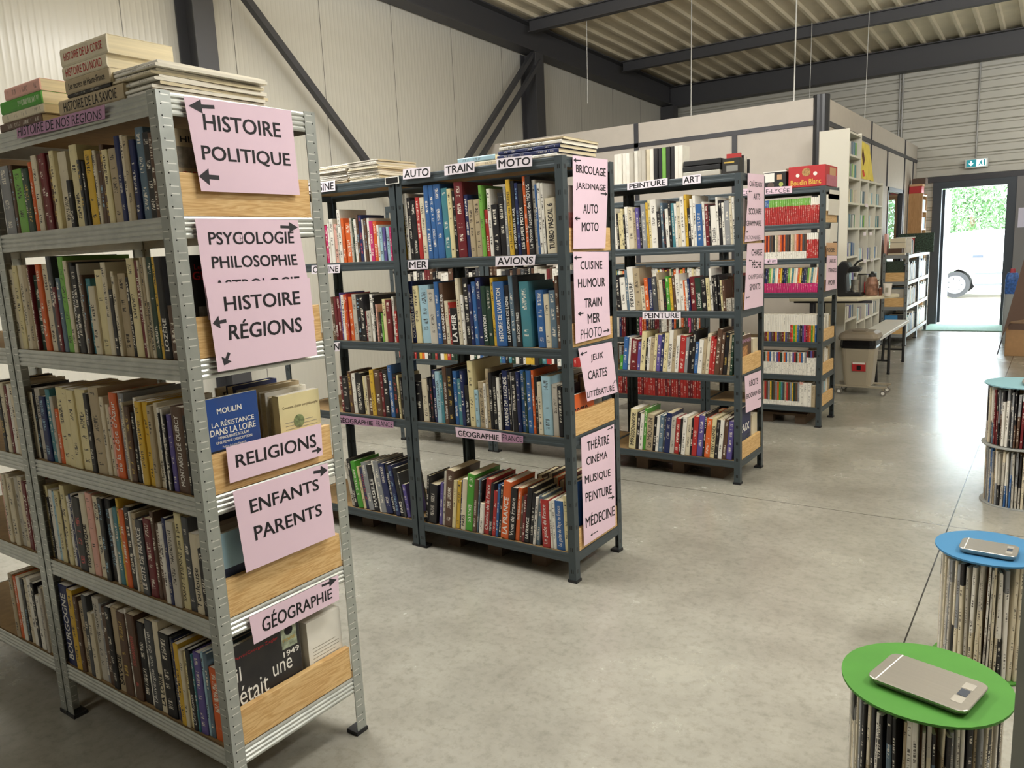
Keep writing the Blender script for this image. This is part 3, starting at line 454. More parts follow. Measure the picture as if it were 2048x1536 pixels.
a=MB(); a.add([(-.075,-.036,.035),(-.055,-.036,.035),(-.055,-.036,0),(-.03,-.036,0),(-.065,-.036,-.04),(-.10,-.036,0),(-.075,-.036,0)],[(0,1,2,6),(3,4,5,6,2)]); a.build('arrow',M_EXW,ex)
a=MB(); a.box(.095,-.037,-.045,.112,-.0355,.045); a.build('doorway_mark',M_EXG,ex)
a=MB(); a.box(.058,-.037,.022,.07,-.0355,.036); a.add([(.045,-.037,.02),(.075,-.037,.018),(.068,-.037,-.005),(.085,-.037,-.035),(.075,-.037,-.04),(.055,-.037,-.012),(.035,-.037,-.04),(.027,-.037,-.032),(.048,-.037,-.002)],[tuple(range(9))]); a.build('running_figure',M_EXG,ex)
# ================================================================ outside
struct(MB().box(-30,YF+.25,-.2,25,60,-.02).build('ground_outside',mat('pale_gravel','#cfc8b8',.9,0,.1,4)))
tag(MB().box(-1.62,12.78,.0005,-.60,YF-.05,.012).build('door_mat',mat('mat_green','#7f9a8c',.95,0,.2,60)),'flat grey-green door mat in front of the open door','mat')
# car seen side-on through the door
car=thing('parked_car','white car parked just outside the open door, seen from the side','car',(-1.84,19.25,0))
M_CAR=mat('white_car_paint','#e9ebee',.25,0,coat=.6); M_TYRE=mat('tyre','#26272a',.8); M_HUB=mat('hubcap','#7e8288',.45,.2)
prof=[(-1.0,.28),(-1.02,.62),(-.96,.84),(-.86,.93),(-.62,1.26),(-.3,1.36),(.5,1.43),(1.2,1.40),(1.75,1.15),(2.05,.96),(2.7,.84),(2.85,.6),(2.85,.26),(2.62,.22)]
def arch(cx,r,n=9): return [(cx+r*math.cos(PI*i/n),.28+r*math.sin(PI*i/n)) for i in range(n+1)]
pl=prof[:-1]+[(2.62,.22)]+arch(2.25,.33)+[(1.9,.2),(.4,.2)]+arch(0,.33)+[(-.36,.24)]
pl=[(x,z) for x,z in pl][::-1]
MB().ext(pl,'Y',0,1.62).build('body',M_CAR,car,bevel=.03)
for sx in (0,2.25):
    for yy in (.02,1.42):
        wl=MB().cyl((sx,yy,.28),(sx,yy+.18,.28),.28,n=28).build('wheel',M_TYRE,car)
        MB().cyl((sx,yy-.012,.28),(sx,yy+.01,.28),.19,.2,n=28).build('hubcap',M_HUB,wl)
        h=MB()
        for k in range(7): h.cyl((sx+.13*math.cos(k*.9),yy-.02,.28+.13*math.sin(k*.9)),(sx+.13*math.cos(k*.9),yy-.01,.28+.13*math.sin(k*.9)),.012,n=8)
        h.build('hubcap_holes',M_TYRE,wl)
MB().box(.30,-.03,.84,.50,-.004,.90).build('door_handle',mat('grey_handle','#3c4450',.4),car,bevel=.01)
MB().box(.36,-.012,.50,1.85,-.002,.53).build('side_trim',mat('grey_trim','#4b505c',.5),car); MB().box(.36,-.012,.27,1.85,-.002,.30).build('sill_trim',mat('grey_trim','#4b505c',.5),car)
MB().add([(-.45,-.004,1.0),(.35,-.004,.99),(.42,-.004,1.33),(-.2,-.004,1.28)],[(0,1,2,3)]).build('rear_window',mat('sky_painted_glass','#d5dde2',.1,.2),car)  # both windows painted pale to imitate bright sky mirrored in the glass
MB().add([(.47,-.004,.99),(1.75,-.004,.98),(1.3,-.004,1.3),(.52,-.004,1.34)],[(0,1,2,3)]).build('front_window',mat('sky_painted_glass','#d5dde2',.1,.2),car)
# trees
M_LEAF=[mat('leaf_a','#46693a',.6,0,.3,2),mat('leaf_b','#335f36',.6,0,.3,2),mat('leaf_c','#5d7845',.6,0,.3,2)]
M_BARK=mat('bark','#6b5a48',.9,0,.3,6)
TL=['dense bushy green tree behind the car roof','darker tree at the edge of the door frame','tall pale green tree seen through the door top','rounded light green tree in the middle of the doorway','green tree seen through the office window','leafy tree filling the office window beside its neighbour','tree with thin pale branches behind the parked car']
for i,(x,y,r,h,k) in enumerate([(-2.1,24.5,1.3,3.0,0),(-5.0,25.5,1.3,3.6,1),(-3.6,30.5,2.1,6.0,2),(.6,25,1.3,3.4,2),(-7.6,22,1.2,3.4,0),(-10.6,26,1.6,4.0,1),(1.0,31,2.1,6.0,1)]):
    t=thing('tree',TL[i],'tree',(x,y,-.02),0,'trees beyond the car')
    MB().cyl((0,0,0),(.1,0,h*.6),.14,.06,10).build('trunk',M_BARK,t)
    lf=MB(); rn=random.Random(i+3)
    for _ in range(6500):
        u=rn.random()*2*PI; v=math.acos(rn.random()*2-1); rr=r*(.55+.45*rn.random())*(1+.25*math.sin(3*u+i)*math.sin(2*v))
        p=Vector((rr*math.sin(v)*math.cos(u),rr*math.sin(v)*math.sin(u),h*.55+rr*math.cos(v)*h*.45/r*1.1))
        if p.z<.1: p.z=.1+rn.random()*.8
        a=Vector((rn.uniform(-1,1),rn.uniform(-1,1),rn.uniform(-1,1))).normalized(); b=a.orthogonal().normalized(); s=rn.uniform(.035,.075)
        lf.add([p-a*s,p+b*s*.45,p+a*s,p-b*s*.45],[(0,1,2,3)])
    lf.build('foliage',M_LEAF[k],t)
# ================================================================ racks
PAL={'w':('#ebe7dc','white'),'c':('#dacfb4','cream'),'i':('#e0d3a2','ivory'),'t':('#b3a283','beige'),'y':('#d8b038','yellow'),'o':('#d9632a','orange'),'r':('#b02d2b','red'),'d':('#6d1b23','dark red'),'n':('#5a4030','brown'),'g':('#4a9a2f','green'),'G':('#1c3a2c','dark green'),'l':('#76b04a','light green'),'e':('#458490','teal'),'b':('#31619b','blue'),'B':('#1b2757','navy'),'s':('#a3c6d4','pale blue'),'p':('#e2ac9d','salmon pink'),'m':('#c62e6f','magenta'),'v':('#5e5296','violet'),'a':('#8e9092','grey'),'A':('#45474b','dark grey'),'k':('#16151a','black'),'q':('#5d7485','slate blue'),'u':('#c1bbae','pale grey')}
LCOL={k:lin(v[0]) for k,v in PAL.items()}
DARKC='odrnGgebBvmaAkq'
ORD=['first','second','third','fourth','fifth','sixth','seventh','eighth','ninth','tenth','eleventh','twelfth','thirteenth','fourteenth','fifteenth','sixteenth','seventeenth','eighteenth','nineteenth','twentieth']
def ordn(k):
    if k<=20: return ORD[k-1]
    t=['twent','thirt','fort'][k//10-2]; return t+'ieth' if k%10==0 else t+'y-'+ORD[k%10-1]
def set_cover(o,c,c2=None,split=2.0,pr=1.0,ink=None):
    o['col']=LCOL[c] if isinstance(c,str) else c; o['col2']=LCOL[c2] if c2 else o['col']; o['split']=float(split); o['print']=float(pr)
    o['ink']=ink or (lin('#e8e2d2') if not isinstance(c,str) or c in DARKC else lin('#3a322c'))
def book(name,t,h,d,hard=True,parts=True,page=None,parent=None):
    """spine on the y=0 side, thickness along x, standing on z=0; returns the cover object"""
    c=.0022 if hard else .0009
    c=min(c,t*.22); q=.0035 if hard else .0008
    e=t*.22
    poly=[(0,.0025),(e*.45,.0006),(e,0),(t-e,0),(t-e*.45,.0006),(t,.0025),(t,d),(t-c,d),(t-c,.0042),(c,.0042),(c,d),(0,d)]
    if parts:
        o=MB().ext(poly,'Z',0,h).build(name,M_BOOK,parent)
        MB().box(c*1.01,.0043,q,t-c*1.01,d-q,h-q).build('page_block',page or M_PAGE,o)
    else:
        m=MB().ext(poly[:7]+[(0,d)],'Z',0,h).build(name,[M_BOOK,page or M_PAGE],parent); o=m
        me=m.data
        for p in me.polygons:
            if abs(p.normal.z)>.9 or p.normal.y>.9: p.material_index=1
    return o
def spine_title(o,s,t,h,m,bold=1,fill=.62,size=None,up=True):
    V,Fc,asp=text_pts(s,bold); th=min(t*fill,.030); L=min(h*.82,th*asp)
    if size: L=h*size
    th=min(th,L/asp*1.5)
    z0=h*.08; 
    xc=t/2; y=-.0006
    a=Vector((xc-th/2,y,z0)); 
    # reading upward: text x -> +z, text y -> -x
    q=[Vector((xc-th/2,y,z0)),Vector((xc-th/2,y,z0+L)),Vector((xc+th/2,y,z0+L)),Vector((xc+th/2,y,z0))]
    text_mesh(s,q,'title',m,o,bold)
def upright(x,y,sx,sy,H,m,foot,parent):
    """L-profile post; its outer corner stands at (x,y), flanges run towards sx, sy"""
    L=.036;t=.0022
    p=[(0,0),(sx*L,0),(sx*L,sy*t),(sx*t,sy*t),(sx*t,sy*L),(0,sy*L)]
    if sx*sy<0: p=p[::-1]
    o=MB().ext(p,'Z',.004,H).build('upright',m,parent,loc=(x,y,0))
    if foot:
        q=[(-sx*.003,-sy*.003),(sx*.042,-sy*.003),(sx*.042,sy*.042),(-sx*.003,sy*.042)]
        if sx*sy<0: q=q[::-1]
        MB().ext(q,'Z',0,.012).build('foot_cap',M_FOOT,o)
    return o
def rail_prof(h,galv):
    if not galv: return [(0,-h),(.0,-h),(0,0)]
def beam(parent,p0,p1,nrm,ztop,h,galv,m):
    """rail from p0 to p1 (2D), outer side towards nrm"""
    p0=Vector(p0);p1=Vector(p1);n=Vector(nrm)
    if galv:
        pr=[]; k=12
        zs=[0]
        for i in range(k+1):
            z=-h*i/k; off=.006*(1 if i in (3,6,9) else 0)
            pr.append((.005-off if i not in (0,k) else .001,z))
    else: pr=[(.0025,0),(.005,-.004),(.005,-h*.3),(.0035,-h*.38),(.0035,-h*.62),(.005,-h*.7),(.005,-h+.004),(.0025,-h)]
    inner=[(-.002,-h),(-.002,0)]
    P=pr+inner; N=len(P); V=[]
    for q in (p0,p1):
        for off,z in P: V.append((q.x+n.x*off,q.y+n.y*off,ztop+z))
    Fc=[(i,(i+1)%N,N+(i+1)%N,N+i) for i in range(N)]+[tuple(range(N-1,-1,-1)),tuple(range(N,2*N))]
    return MB().add(V,Fc).build('beam',m,parent)
def rack(label,x0,y0,w,d,levels,H,style,boards=(),rh=.045,ends=True,group=None,bh=.10):
    galv=style=='galv'; mp=M_GPOST if galv else (M_DPOST if style=='dark' else M_MPOST); mr=M_GALV if galv else (M_DARK if style=='dark' else mat('light_grey_rail','#8a8e90',.4,.3))
    t=thing('storage_rack',label,'rack',(x0,y0,0),0,group)
    for (x,y,sx,sy) in ((0,0,-1,1),(-w,0,1,1),(0,d,-1,-1),(-w,d,1,-1)): upright(x,y,sx,sy,H,mp,True,t)
    g=.0028
    for z in levels:
        s=MB().box(-w+.008,.010,z-.010,-.008,d-.010,z-.001).build('shelf',M_CHIP,t)
        beam(s,(-w+.006,.0032),(-.006,.0032),(0,-.5),z,rh,galv,mr)
        beam(s,(-w+.006,d-.0032),(-.006,d-.0032),(0,.5),z,rh,galv,mr)
        beam(s,(-.0032,.006),(-.0032,d-.006),(.5,0),z,rh,galv,mr)
        beam(s,(-w+.0032,.006),(-w+.0032,d-.006),(-.5,0),z,rh,galv,mr)
    for z in boards:
        MB().box(-.022,.038,z+.001,-.004,d-.038,z+bh).build('end_board',M_PINE,t,bevel=.0015)
    return t
R=RACKS
X1A,Y1A,D1=R['x1'],R['y1'],R['d1']; L1=[1.815,1.541,1.207,.868,.545,.19]
X2A,Y2A=R['x2'],R['y2']; L2=[1.79,1.41,1.02,.643,.131]
X3A,Y3A=R['x3'],R['y3']; L3=[1.80,1.407,1.03,.654,.141]
X4A,Y4A=R['x4'],R['y4']; L4=[1.79,1.53,1.276,1.024,.652,.397,.155]
W1,W2=.905,.896; D2=.435
rack('galvanised steel rack with pink signs on its end, nearest the camera',X1A,Y1A,W1,D1,L1,1.818,'galv',L1[1:],.050)
rack('galvanised steel rack joined behind the one with the HISTOIRE signs',X1A-W1-.009,Y1A,W1,D1,L1,1.818,'galv',(),.050)
rack('dark grey steel rack with AUTO TRAIN MOTO on its top rail',X2A,Y2A,W2,D2,L2,1.792,'dark',L2[1:],.042)
rack('dark grey rack with the cookery books, CUISINE on its rail',X2A-W2-.009,Y2A,W2,D2,L2,1.792,'dark',(),.042)
rack('dark grey steel rack of art books with PEINTURE on its rail',X3A,Y3A,.9,D2,L3,1.80,'dark',L3[1:],.042)
rack('dark grey rack behind AUTO TRAIN MOTO, seen through its gaps',X3A-.909,Y3A,.9,D2,L3,1.80,'dark',(),.042)
rack('dark grey rack behind CUISINE rack, seen above its books',X3A-1.818,Y3A,.9,D2,L3,1.80,'dark',(),.042)
rack('dark grey rack of schoolbooks with the red Boudin Blanc box on top',X4A,Y4A,.9,D2,L4,1.792,'dark',L4[1:],.042,bh=.085)
rack('dark grey rack of red volumes seen through the art rack',X4A-.909,Y4A,.9,D2,L4,1.792,'dark',(),.042)
# ---------------------------------------------------------------- rows of books
ROWNAME={'1A':'of galvanised rack','1B':'of far galvanised rack','2A':'of AUTO TRAIN MOTO rack','2B':'of CUISINE rack','3A':'of PEINTURE rack','4A':'of schoolbook rack'}
LV={'1':L1,'2':L2,'3':L3,'4':L4}; XO={'1A':X1A,'1B':X1A-W1-.009,'2A':X2A,'2B':X2A,'3A':X3A}; YO={'1':Y1A,'2':Y2A,'3':Y3A,'4':Y4A}
RN={5:['top','second','third','fourth','bottom'],4:['top','second','third','bottom'],6:['top','second','third','fourth','fifth','bottom']}
KIND={'1':'history_book','2':'picture_book','3':'art_book','4':'paperback_novel'}
def stand(o,xl,xr,y,z,lean):
    """lean in degrees, positive towards the aisle (+x)"""
    a=math.radians(lean); o.rotation_euler=(0,a,0)
    t=(xr-xl)*math.cos(a)
    if a>0: o.location=(xr-t*math.cos(a),y,z+t*math.sin(a)+.0006)
    else: o.location=(xl,y,z+.0006)
rn=random.Random(11)
def size_word(t,h,H):
    a='thick ' if t>.033 else ('slim ' if t<.016 else '')
    b='tall ' if h>H*1.12 else ('short ' if h<H*.85 else '')
    return b+a
def row(key,lean,s,level=None,rk=None,base=0):
    rk=key[:2]; f=key[0]; lv=LV[f]; i=int(key[2]); ii=min(i,3) if f in '23' else i
    z=lv[ii+1]; 
    toks=s.split(';'); P=[]
    for tk in toks:
        a=tk.split(' ',2); c=a[0][0]; x=int(a[0][1:]); P.append((c,x,int(a[1]) if len(a)>1 else 0,a[2] if len(a)>2 else ''))
    n=len(P)-1; hs=sorted(p[2] for p in P[:-1]); H=hs[len(hs)//2]/1000
    for k in range(n):
        c,x,h,ti=P[k]; xr=XO[rk]-P[k+1][1]/1000; xl=XO[rk]-x/1000; gap=xr-xl-.0008
        if gap<.003: continue
        hard=rn.random()<.45 if f=='1' else rn.random()<.75
        tt=gap*math.cos(math.radians(lean)); h/=1000
        if tt>.062 and not ti: tt=.05
        zc=lv[ii]-.05-z
        if h*math.cos(math.radians(lean))>zc: h=zc*.98
        d=max(.11,min(.215 if h<.29 else .25,h*.72))
        near=f in '123'
        o=book(KIND[f],tt,h,d,hard,near,M_PAGE if rn.random()<.6 else M_PAGE2)
        inkc=None
        if c in 'kABGn' and rn.random()<.3: inkc=lin(rn.choice(['#c9a94e','#b8b2a8','#c0504a','#8fb3c8']))
        set_cover(o,c,pr=0.0 if ti else 1.0,ink=inkc)
        lx=lean+rn.uniform(-.25,.25)
        BL=XO[rk]-((W1 if f=='1' else W2)*(2 if rk=='2B' else 1)+(.009 if rk=='2B' else 0))+.012; lk=lean
        if lean<0: lk=max(lean,-math.degrees(math.asin(min(1,max(0,xl-BL)/h))))
        if lean>0: lk=min(lean,math.degrees(math.asin(min(1,max(0,XO[rk]-.036-xr)/h))))
        stand(o,xl+.0004,xl+.0004+tt/math.cos(math.radians(lk)),YO[f]+.008+rn.random()*.010+(0 if f=='1' else .002),z,lk)
        if ti: spine_title(o,ti,tt,h,M_WHT if c in DARKC else M_INK,1 if ti.isupper() else 0)
        num=base+n-k
        nm=RN[5 if f=='1' else 4][ii]
        sw=size_word(tt,h,H)
        lab=(f"{sw}{PAL[c][1]} book titled {ti}, {nm} row {ROWNAME[rk]}" if ti else f"{sw}{PAL[c][1]} book, {ordn(num)} from the right end of {nm} row {ROWNAME[rk]}")
        if len(lab.split())>16: lab=lab.replace('from the right end of','from right,')
        if len(lab.split())>16: lab=lab.replace(sw,'',1)
        if len(lab.split())>16: lab=lab.replace(' row of ',' of ')
        tag(o,lab,'book',f"books on the {nm} shelf {ROWNAME[rk]}")
for k,(lean,s) in ROWS.items():
    row(k,lean,s,base=5 if k=='2A3' else 0)
# far galvanised bay: only the aisle end of three rows shows
for i,(s) in {2:'k36 215;c62 225;w84 222;d105 215;c124 225;k150 230;E175',3:'n34 215;n52 200;w66 222;d86 225;d100 228;c122 240;u150 232;c176 230;c205 238;c230 235;p255 230;E280',4:'r34 205;c62 235;u80 225;k98 225;w112 190;k140 228;w162 240;c190 232;k218 225;w240 228;o265 225;t290 230;E318'}.items():
    q=s.split(';'); e=int(q[-1][1:]); q=q[:-1][::-1]; xs=[int(a.split()[0][1:]) for a in q]; 
    # tokens were listed from the post outwards; turn them into left-edge positions
    toks=[]; prev=[e]+xs
    for j,a in enumerate(q): toks.append(f"{a[0]}{prev[j]} {a.split()[1]}")
    row('1B%d'%i,0,';'.join(toks)+f";E{xs[-1]}")
# schoolbook rack: ranks of thin paperbacks
def thin_row(level,zlow,x0,wmax,specs,lean,rowname,h0):
    """specs: list of (count, t, h, col, col2list, split)"""
    x=X4A-.042; k=0
    for cnt,t,h,c,c2,sp in specs:
        for j in range(cnt):
            k+=1; tt=t*rn.uniform(.9,1.1); hh=h*rn.uniform(.985,1.01)
            if x-tt<X4A-.86: return
            o=book('paperback_novel',tt-.0004,hh,.11,False,False,M_PAGE2)
            cc=c[j%len(c)] if len(c)>1 else c; c22=c2[(j*7+cnt)%len(c2)] if c2 else None
            set_cover(o,cc,c22,sp,.55)
            stand(o,x-tt,x-.0004,Y4A+.008+rn.random()*.004,level,lean)
            x-=tt
            lab=f"thin paperback, {PAL[c22][1]+' over ' if c22 and c22!=cc else ''}{PAL[cc][1]}, {ordn(k)} from right, {rowname} row of schoolbook rack"
            tag(o,lab,'book',f'paperbacks on the {rowname} row of the schoolbook rack')
thin_row(L4[1],0,0,0,[(5,.0135,.185,'r','w',.70),(22,.0135,.183,'r','l',.72),(4,.014,.182,'r','b',.72),(4,.014,.182,'r','v',.72)],2,'top',0)
thin_row(L4[2],0,0,0,[(6,.0145,.182,'r','w',.75),(27,.0135,.178,'w','nokdcotAp',.30)],0,'second',0)
thin_row(L4[3],0,0,0,[(34,.0138,.182,'m','kwiBoeAycl',.38)],4,'third',0)
thin_row(L4[4],0,0,0,[(15,.013,.205,'bygordmvkA','w',.62),(19,.0125,.205,'nAvyd','w',.35)],0,'fourth',0)
thin_row(L4[5],0,0,0,[(5,.014,.190,'w','dvk',.72),(26,.0135,.172,'w','uwovbrwGa',.55)],0,'fifth',0)
thin_row(L4[6],0,0,0,[(1,.030,.165,'t','t',2.),(2,.030,.185,'w','w',2.),(2,.014,.19,'w','p',.9),(22,.014,.182,'w','GeaornAygnat',.2)],0,'bottom',0)
# glimpses through the gaps: volumes on the racks behind
def behind(x0,x1,y,z,hmin,hmax,cols,t0,kind,lab,grp,seed):
    r=random.Random(seed); x=x1; k=0
    while x>x0:
        t=r.uniform(t0*.7,t0*1.3); h=r.uniform(hmin,hmax); c=r.choice(cols)
        o=book(kind,t-.0006,h,min(.2,h*.7),True,False,M_PAGE2); set_cover(o,c,pr=.8); o.location=(x-t,y+.01+r.random()*.008,z+.0006); x-=t
        k+=1; tag(o,PAL[c][1]+' '+lab.replace('#','book, '+ordn(k)+' from right,'),'book',grp)
behind(X4A-1.76,X4A-.945,Y4A,L4[6],.20,.205,'rrrd',.020,'reference_volume','# long red set seen below art rack third shelf','red set volumes',5)
behind(X4A-1.76,X4A-.945,Y4A,L4[5],.17,.2,'GcwanB',.026,'reference_volume','# low on the rack behind the art books','low volumes behind the art rack',6)
behind(X4A-1.76,X4A-.945,Y4A,L4[3],.19,.21,'wyoredcwGi',.022,'reference_volume','# seen above second shelf of art rack','volumes behind the art rack second shelf',7)
behind(X4A-1.76,X4A-.945,Y4A,L4[4],.20,.24,'dnowmBAG',.020,'reference_volume','# seen above third shelf of art rack','volumes behind the art rack third shelf',8)
for j,(xb,nm) in enumerate(((X3A-.902,'AUTO TRAIN MOTO'),(X3A-1.804,'CUISINE'))):
    for li,(ha,hb,cols) in {1:(.24,.27,'wuwcaku'),2:(.26,.3,'nkAduwk'),3:(.25,.31,'wGwboryek'),4:(.2,.28,'kwAnuG')}.items():
        behind(xb-.86,xb-.04,Y3A,L3[li],ha,hb,cols,.030,'reserve_book','# behind %s rack, level %s'%(nm,['','one','two','three','four'][li]),'books glimpsed behind %s rack level %d'%(nm,li),20+j*5+li)
# back rows near the aisle ends, facing the other way (seen from the end and over the front rows)
def back_row(x0,y0,d,z,items,where,hgt):
    x=x0-.080; k=0
    for c,t,h in items:
        k+=1; o=book(KIND[where[0]],t-.0006,h,min(.17,h*.72),True,True,M_PAGE); set_cover(o,c)
        o.rotation_euler=(0,0,PI); o.location=(x,y0+d-.012,z+.0006); x-=t
        tag(o,f"{PAL[c][1]} book in back row, {ordn(k)} from end, {hgt} level {ROWNAME[where]}",'book',f'back row books {where}')
Z=zip
bk={0:'wuw kcna',1:'ck nanui',2:'cwtkaBnc',3:'wcGnakbc',4:'wwtcknab'}
for i in range(5):
    back_row(X1A,Y1A,D1,L1[i+1],[(c,.028+.006*((j*7+i)%3),[.19,.235,.215,.225,.235][i]-.012*((j*5+i)%3)) for j,c in enumerate(bk[i].replace(' ',''))],'1A',RN[5][i])
for i in range(4):
    back_row(X2A,Y2A,D2,L2[i+1],[(c,.03,(.27,.26,.24,.26)[i]-.015*((j*5+i)%3)) for j,c in enumerate('wkunwkdAokcn'[i:i+9])],'2A',RN[4][i])
    back_row(X3A,Y3A,D2,L3[i+1],[(c,.03,(.26,.2,.22,.24)[i]-.015*((j*5+i)%3)) for j,c in enumerate('wkrcnkuAow'[i:i+6])],'3A',RN[4][i])
# covers facing the aisle at the rack ends
NEARY=(Y1A+.045,Y2A+.045,Y3A+.045)
def facing(name,x,y,z,w,h,t,c,label,titles=(),extra=None,lean=0):
    """a book whose front cover faces +x; y = near edge"""
    t=min(t,.012) if y in NEARY else t
    m=MB(); m.box(0,0,0,t,w,h); o=m.build(name,[M_BOOK,M_PAGE2],loc=(x-t,y,z+.001),bevel=.0008)
    for p in o.data.polygons:
        if abs(p.normal.z)>.9 or p.normal.y>.9 : p.material_index=1
    set_cover(o,c,pr=0)
    for s,u0,v0,u1,v1,mm,bo in titles:
        q=[(t+.0006,u0*w,v1*h),(t+.0006,u1*w,v1*h),(t+.0006,u1*w,v0*h),(t+.0006,u0*w,v0*h)]
        text_mesh(s,q,'title',mm,o,bo)
    if extra: extra(o,w,h,t)
    tag(o,label,'book'); return o
xa=X1A-.024
def pic(col,u0,v0,u1,v1,nm='cover_picture'):
    return lambda o,w,h,t: MB().box(t+.0002,u0*w,v0*h,t+.0005,u1*w,v1*h).build(nm,mat('print_'+col.strip('#'),col,.6,0,.5,60),o)
def multi(*fs):
    def g(o,w,h,t):
        for f in fs: f(o,w,h,t)
    return g
facing('history_book',xa,Y1A+.045,L1[1],.15,.20,.02,'t','grey illustrated book with red lettering, behind the HISTOIRE POLITIQUE sign',[('HISTOIRE',.12,.85,.9,.92,M_INK,1),('CIRCUIT',.06,.60-.18,.9,.52,M_REDT,1)],pic('#7d766a',.05,.56,.95,.8))
facing('history_book',xa,Y1A+.045,L1[2],.17,.245,.02,'k','black book with red lettering, behind the PSYCOLOGIE sign',[('Les',.1,.86,.25,.91,M_REDT,0),('GRANDS',.06,.76,.75,.84,M_REDT,1),('de',.3,.68,.42,.73,M_WHT,0)],pic('#8a8a86',.1,.25,.6,.5))
facing('history_book',xa,Y1A+.045,L1[3],.155,.235,.024,(.012,.06,.26),'blue book titled La Résistance dans la Loire above the RELIGIONS sign',[('MOULIN',.22,.825,.68,.885,M_WHT,1),('LA RÉSISTANCE',.1,.69,.9,.755,M_WHT,1),('DANS LA LOIRE',.06,.60,.92,.67,M_WHT,1),('MARGUERITE SOULAS',.2,.555,.78,.585,M_WHT,1),('UNE FEMME D\'EXCEPTION',.15,.505,.83,.535,M_WHT,1),('Préface de Lucien Neuwirth',.26,.455,.7,.48,M_WHT,0)],multi(pic('#101014',0,.0,.995,.44),pic('#b9b4ac',.3,.25,.8,.38)))
def cream_lines(o,w,h,t):
    m=MB()
    for k in range(13): m.box(t+.0002,.12*w,(.08+.045*k)*h,t+.0005,(.9 if k%3 else .8)*w,(.088+.045*k)*h)
    m.build('printed_lines',mat('soft_print','#9a9484',.8),o)
cv=facing('history_book',xa,Y1A+.265,L1[3],.14,.205,.026,'i','cream book with lines of print and a round picture, above the RELIGIONS sign',[('Comment choisir son philosophe',.08,.80,.95,.85,mat('brown_print','#6b5b45',.7),0)],lambda o,w,h,t:(cream_lines(o,w,h,t),MB().cyl((t+.0004,w*.45,h*.62),(t+.001,w*.45,h*.62),.018,n=24).build('round_picture',mat('green_print','#7c8a5e',.7,0,.6,90),o)))
facing('history_book',xa,Y1A+.045,L1[4],.15,.215,.03,'s','light blue book with a navy band, beside the ENFANTS PARENTS sign',[],multi(pic('#1a2440',0,.42,1,.56),pic('#d8b34a',.45,.25,.52,.85,'gold_sword'),pic('#a8552b',.4,.05,.95,.27,'sun_picture')))
facing('history_book',xa,Y1A+.30,L1[4],.10,.23,.02,'w','plain white book end-on beside the ENFANTS PARENTS sign')
facing('history_book',xa,Y1A+.045,L1[5],.215,.265,.022,'k','black book titled était une 1949 on the bottom shelf end',[('Perrin/Georges Ziegler',.02,.84,.66,.885,M_REDT,0),('il',.02,.62,.09,.77,M_WHT,0),('était',.04,.36,.46,.56,M_WHT,0),('une',.54,.47,.84,.59,M_WHT,0),('1949',.72,.615,.97,.675,M_WHT,1)],multi(pic('#a9b39a',.71,.70,.95,.965),lambda o,w,h,t: MB().cyl((t+.0006,w*.83,h*.89),(t+.001,w*.83,h*.89),.014,n=16).build('emblem',M_INK,o),lambda o,w,h,t: text_mesh('FOIRE',[(t+.0008,.73*w,.81*h),(t+.0008,.93*w,.81*h),(t+.0008,.93*w,.775*h),(t+.0008,.73*w,.775*h)],'title',M_GOLDT,o,1)))
facing('history_book',xa,Y1A+.285,L1[5],.125,.225,.05,'w','thick white book with a page of print, bottom shelf end',[],cream_lines)
facing('picture_book',X2A-.024,Y2A+.045,L2[4],.2,.30,.02,'b','blue book at the bottom end beside the MÉDECINE sign')
facing('picture_book',X2A-.024,Y2A+.045,L2[3],.2,.17,.03,'o','orange book above the pine board, below LITTÉRATURE sign',[('corse',.1,.45,.7,.65,M_INK,1)])
facing('picture_book',X2A-.024,Y2A+.045,L2[1],.18,.27,.02,'w','white and pink book at the end of the AUTO shelf',[],pic('#d99a90',.1,.2,.5,.6))
facing('picture_book',X2A-.024,Y2A+.05,L2[2],.2,.27,.02,'c','cream book at the end of the MER shelf')
facing('art_book',X3A-.024,Y3A+.045,L3[3],.22,.22,.02,'n','brown illustrated book above the RÉCITS sign, end of the art rack',[('VIENNES',.05,.80,.95,.90,M_MAUVE,1)],pic('#a5794f',.2,.1,.7,.7))
facing('art_book',X3A-.024,Y3A+.3,L3[3],.09,.18,.05,'c','cream book beside the brown one above the RÉCITS sign')
facing('art_book',X3A-.024,Y3A+.045,L3[4],.22,.30,.02,'B','dark blue book titled PAIX at the bottom end of the art rack',[('PAIX',.12,.50,.88,.66,M_WHT,1)],pic('#2d3a55',.1,.1,.9,.42))
facing('art_book',X3A-.024,Y3A+.29,L3[4],.1,.22,.06,'c','cream book leaning beside the PAIX book')
for i,(lv,c,c2) in enumerate(((4,'w','u'),(5,'t','w'),(6,'a','s'))):
    for j in range(4):
        o=book('paperback_novel',.04,.17+.01*((i+j)%3),.11,False,False,M_PAGE2); set_cover(o,[c,c2,'w','t'][j],pr=.4)
        o.rotation_euler=(0,math.radians(0),PI/2); o.location=(X4A-.026-.001*j,Y4A+.150+j*.063,L4[lv]+.001)
        tag(o,f"{PAL[[c,c2,'w','t'][j]][1]} paperback facing the aisle, {ordn(j+1)} of four, {['fourth','fifth','bottom'][i]} row schoolbook rack end",'book','paperbacks facing the aisle')
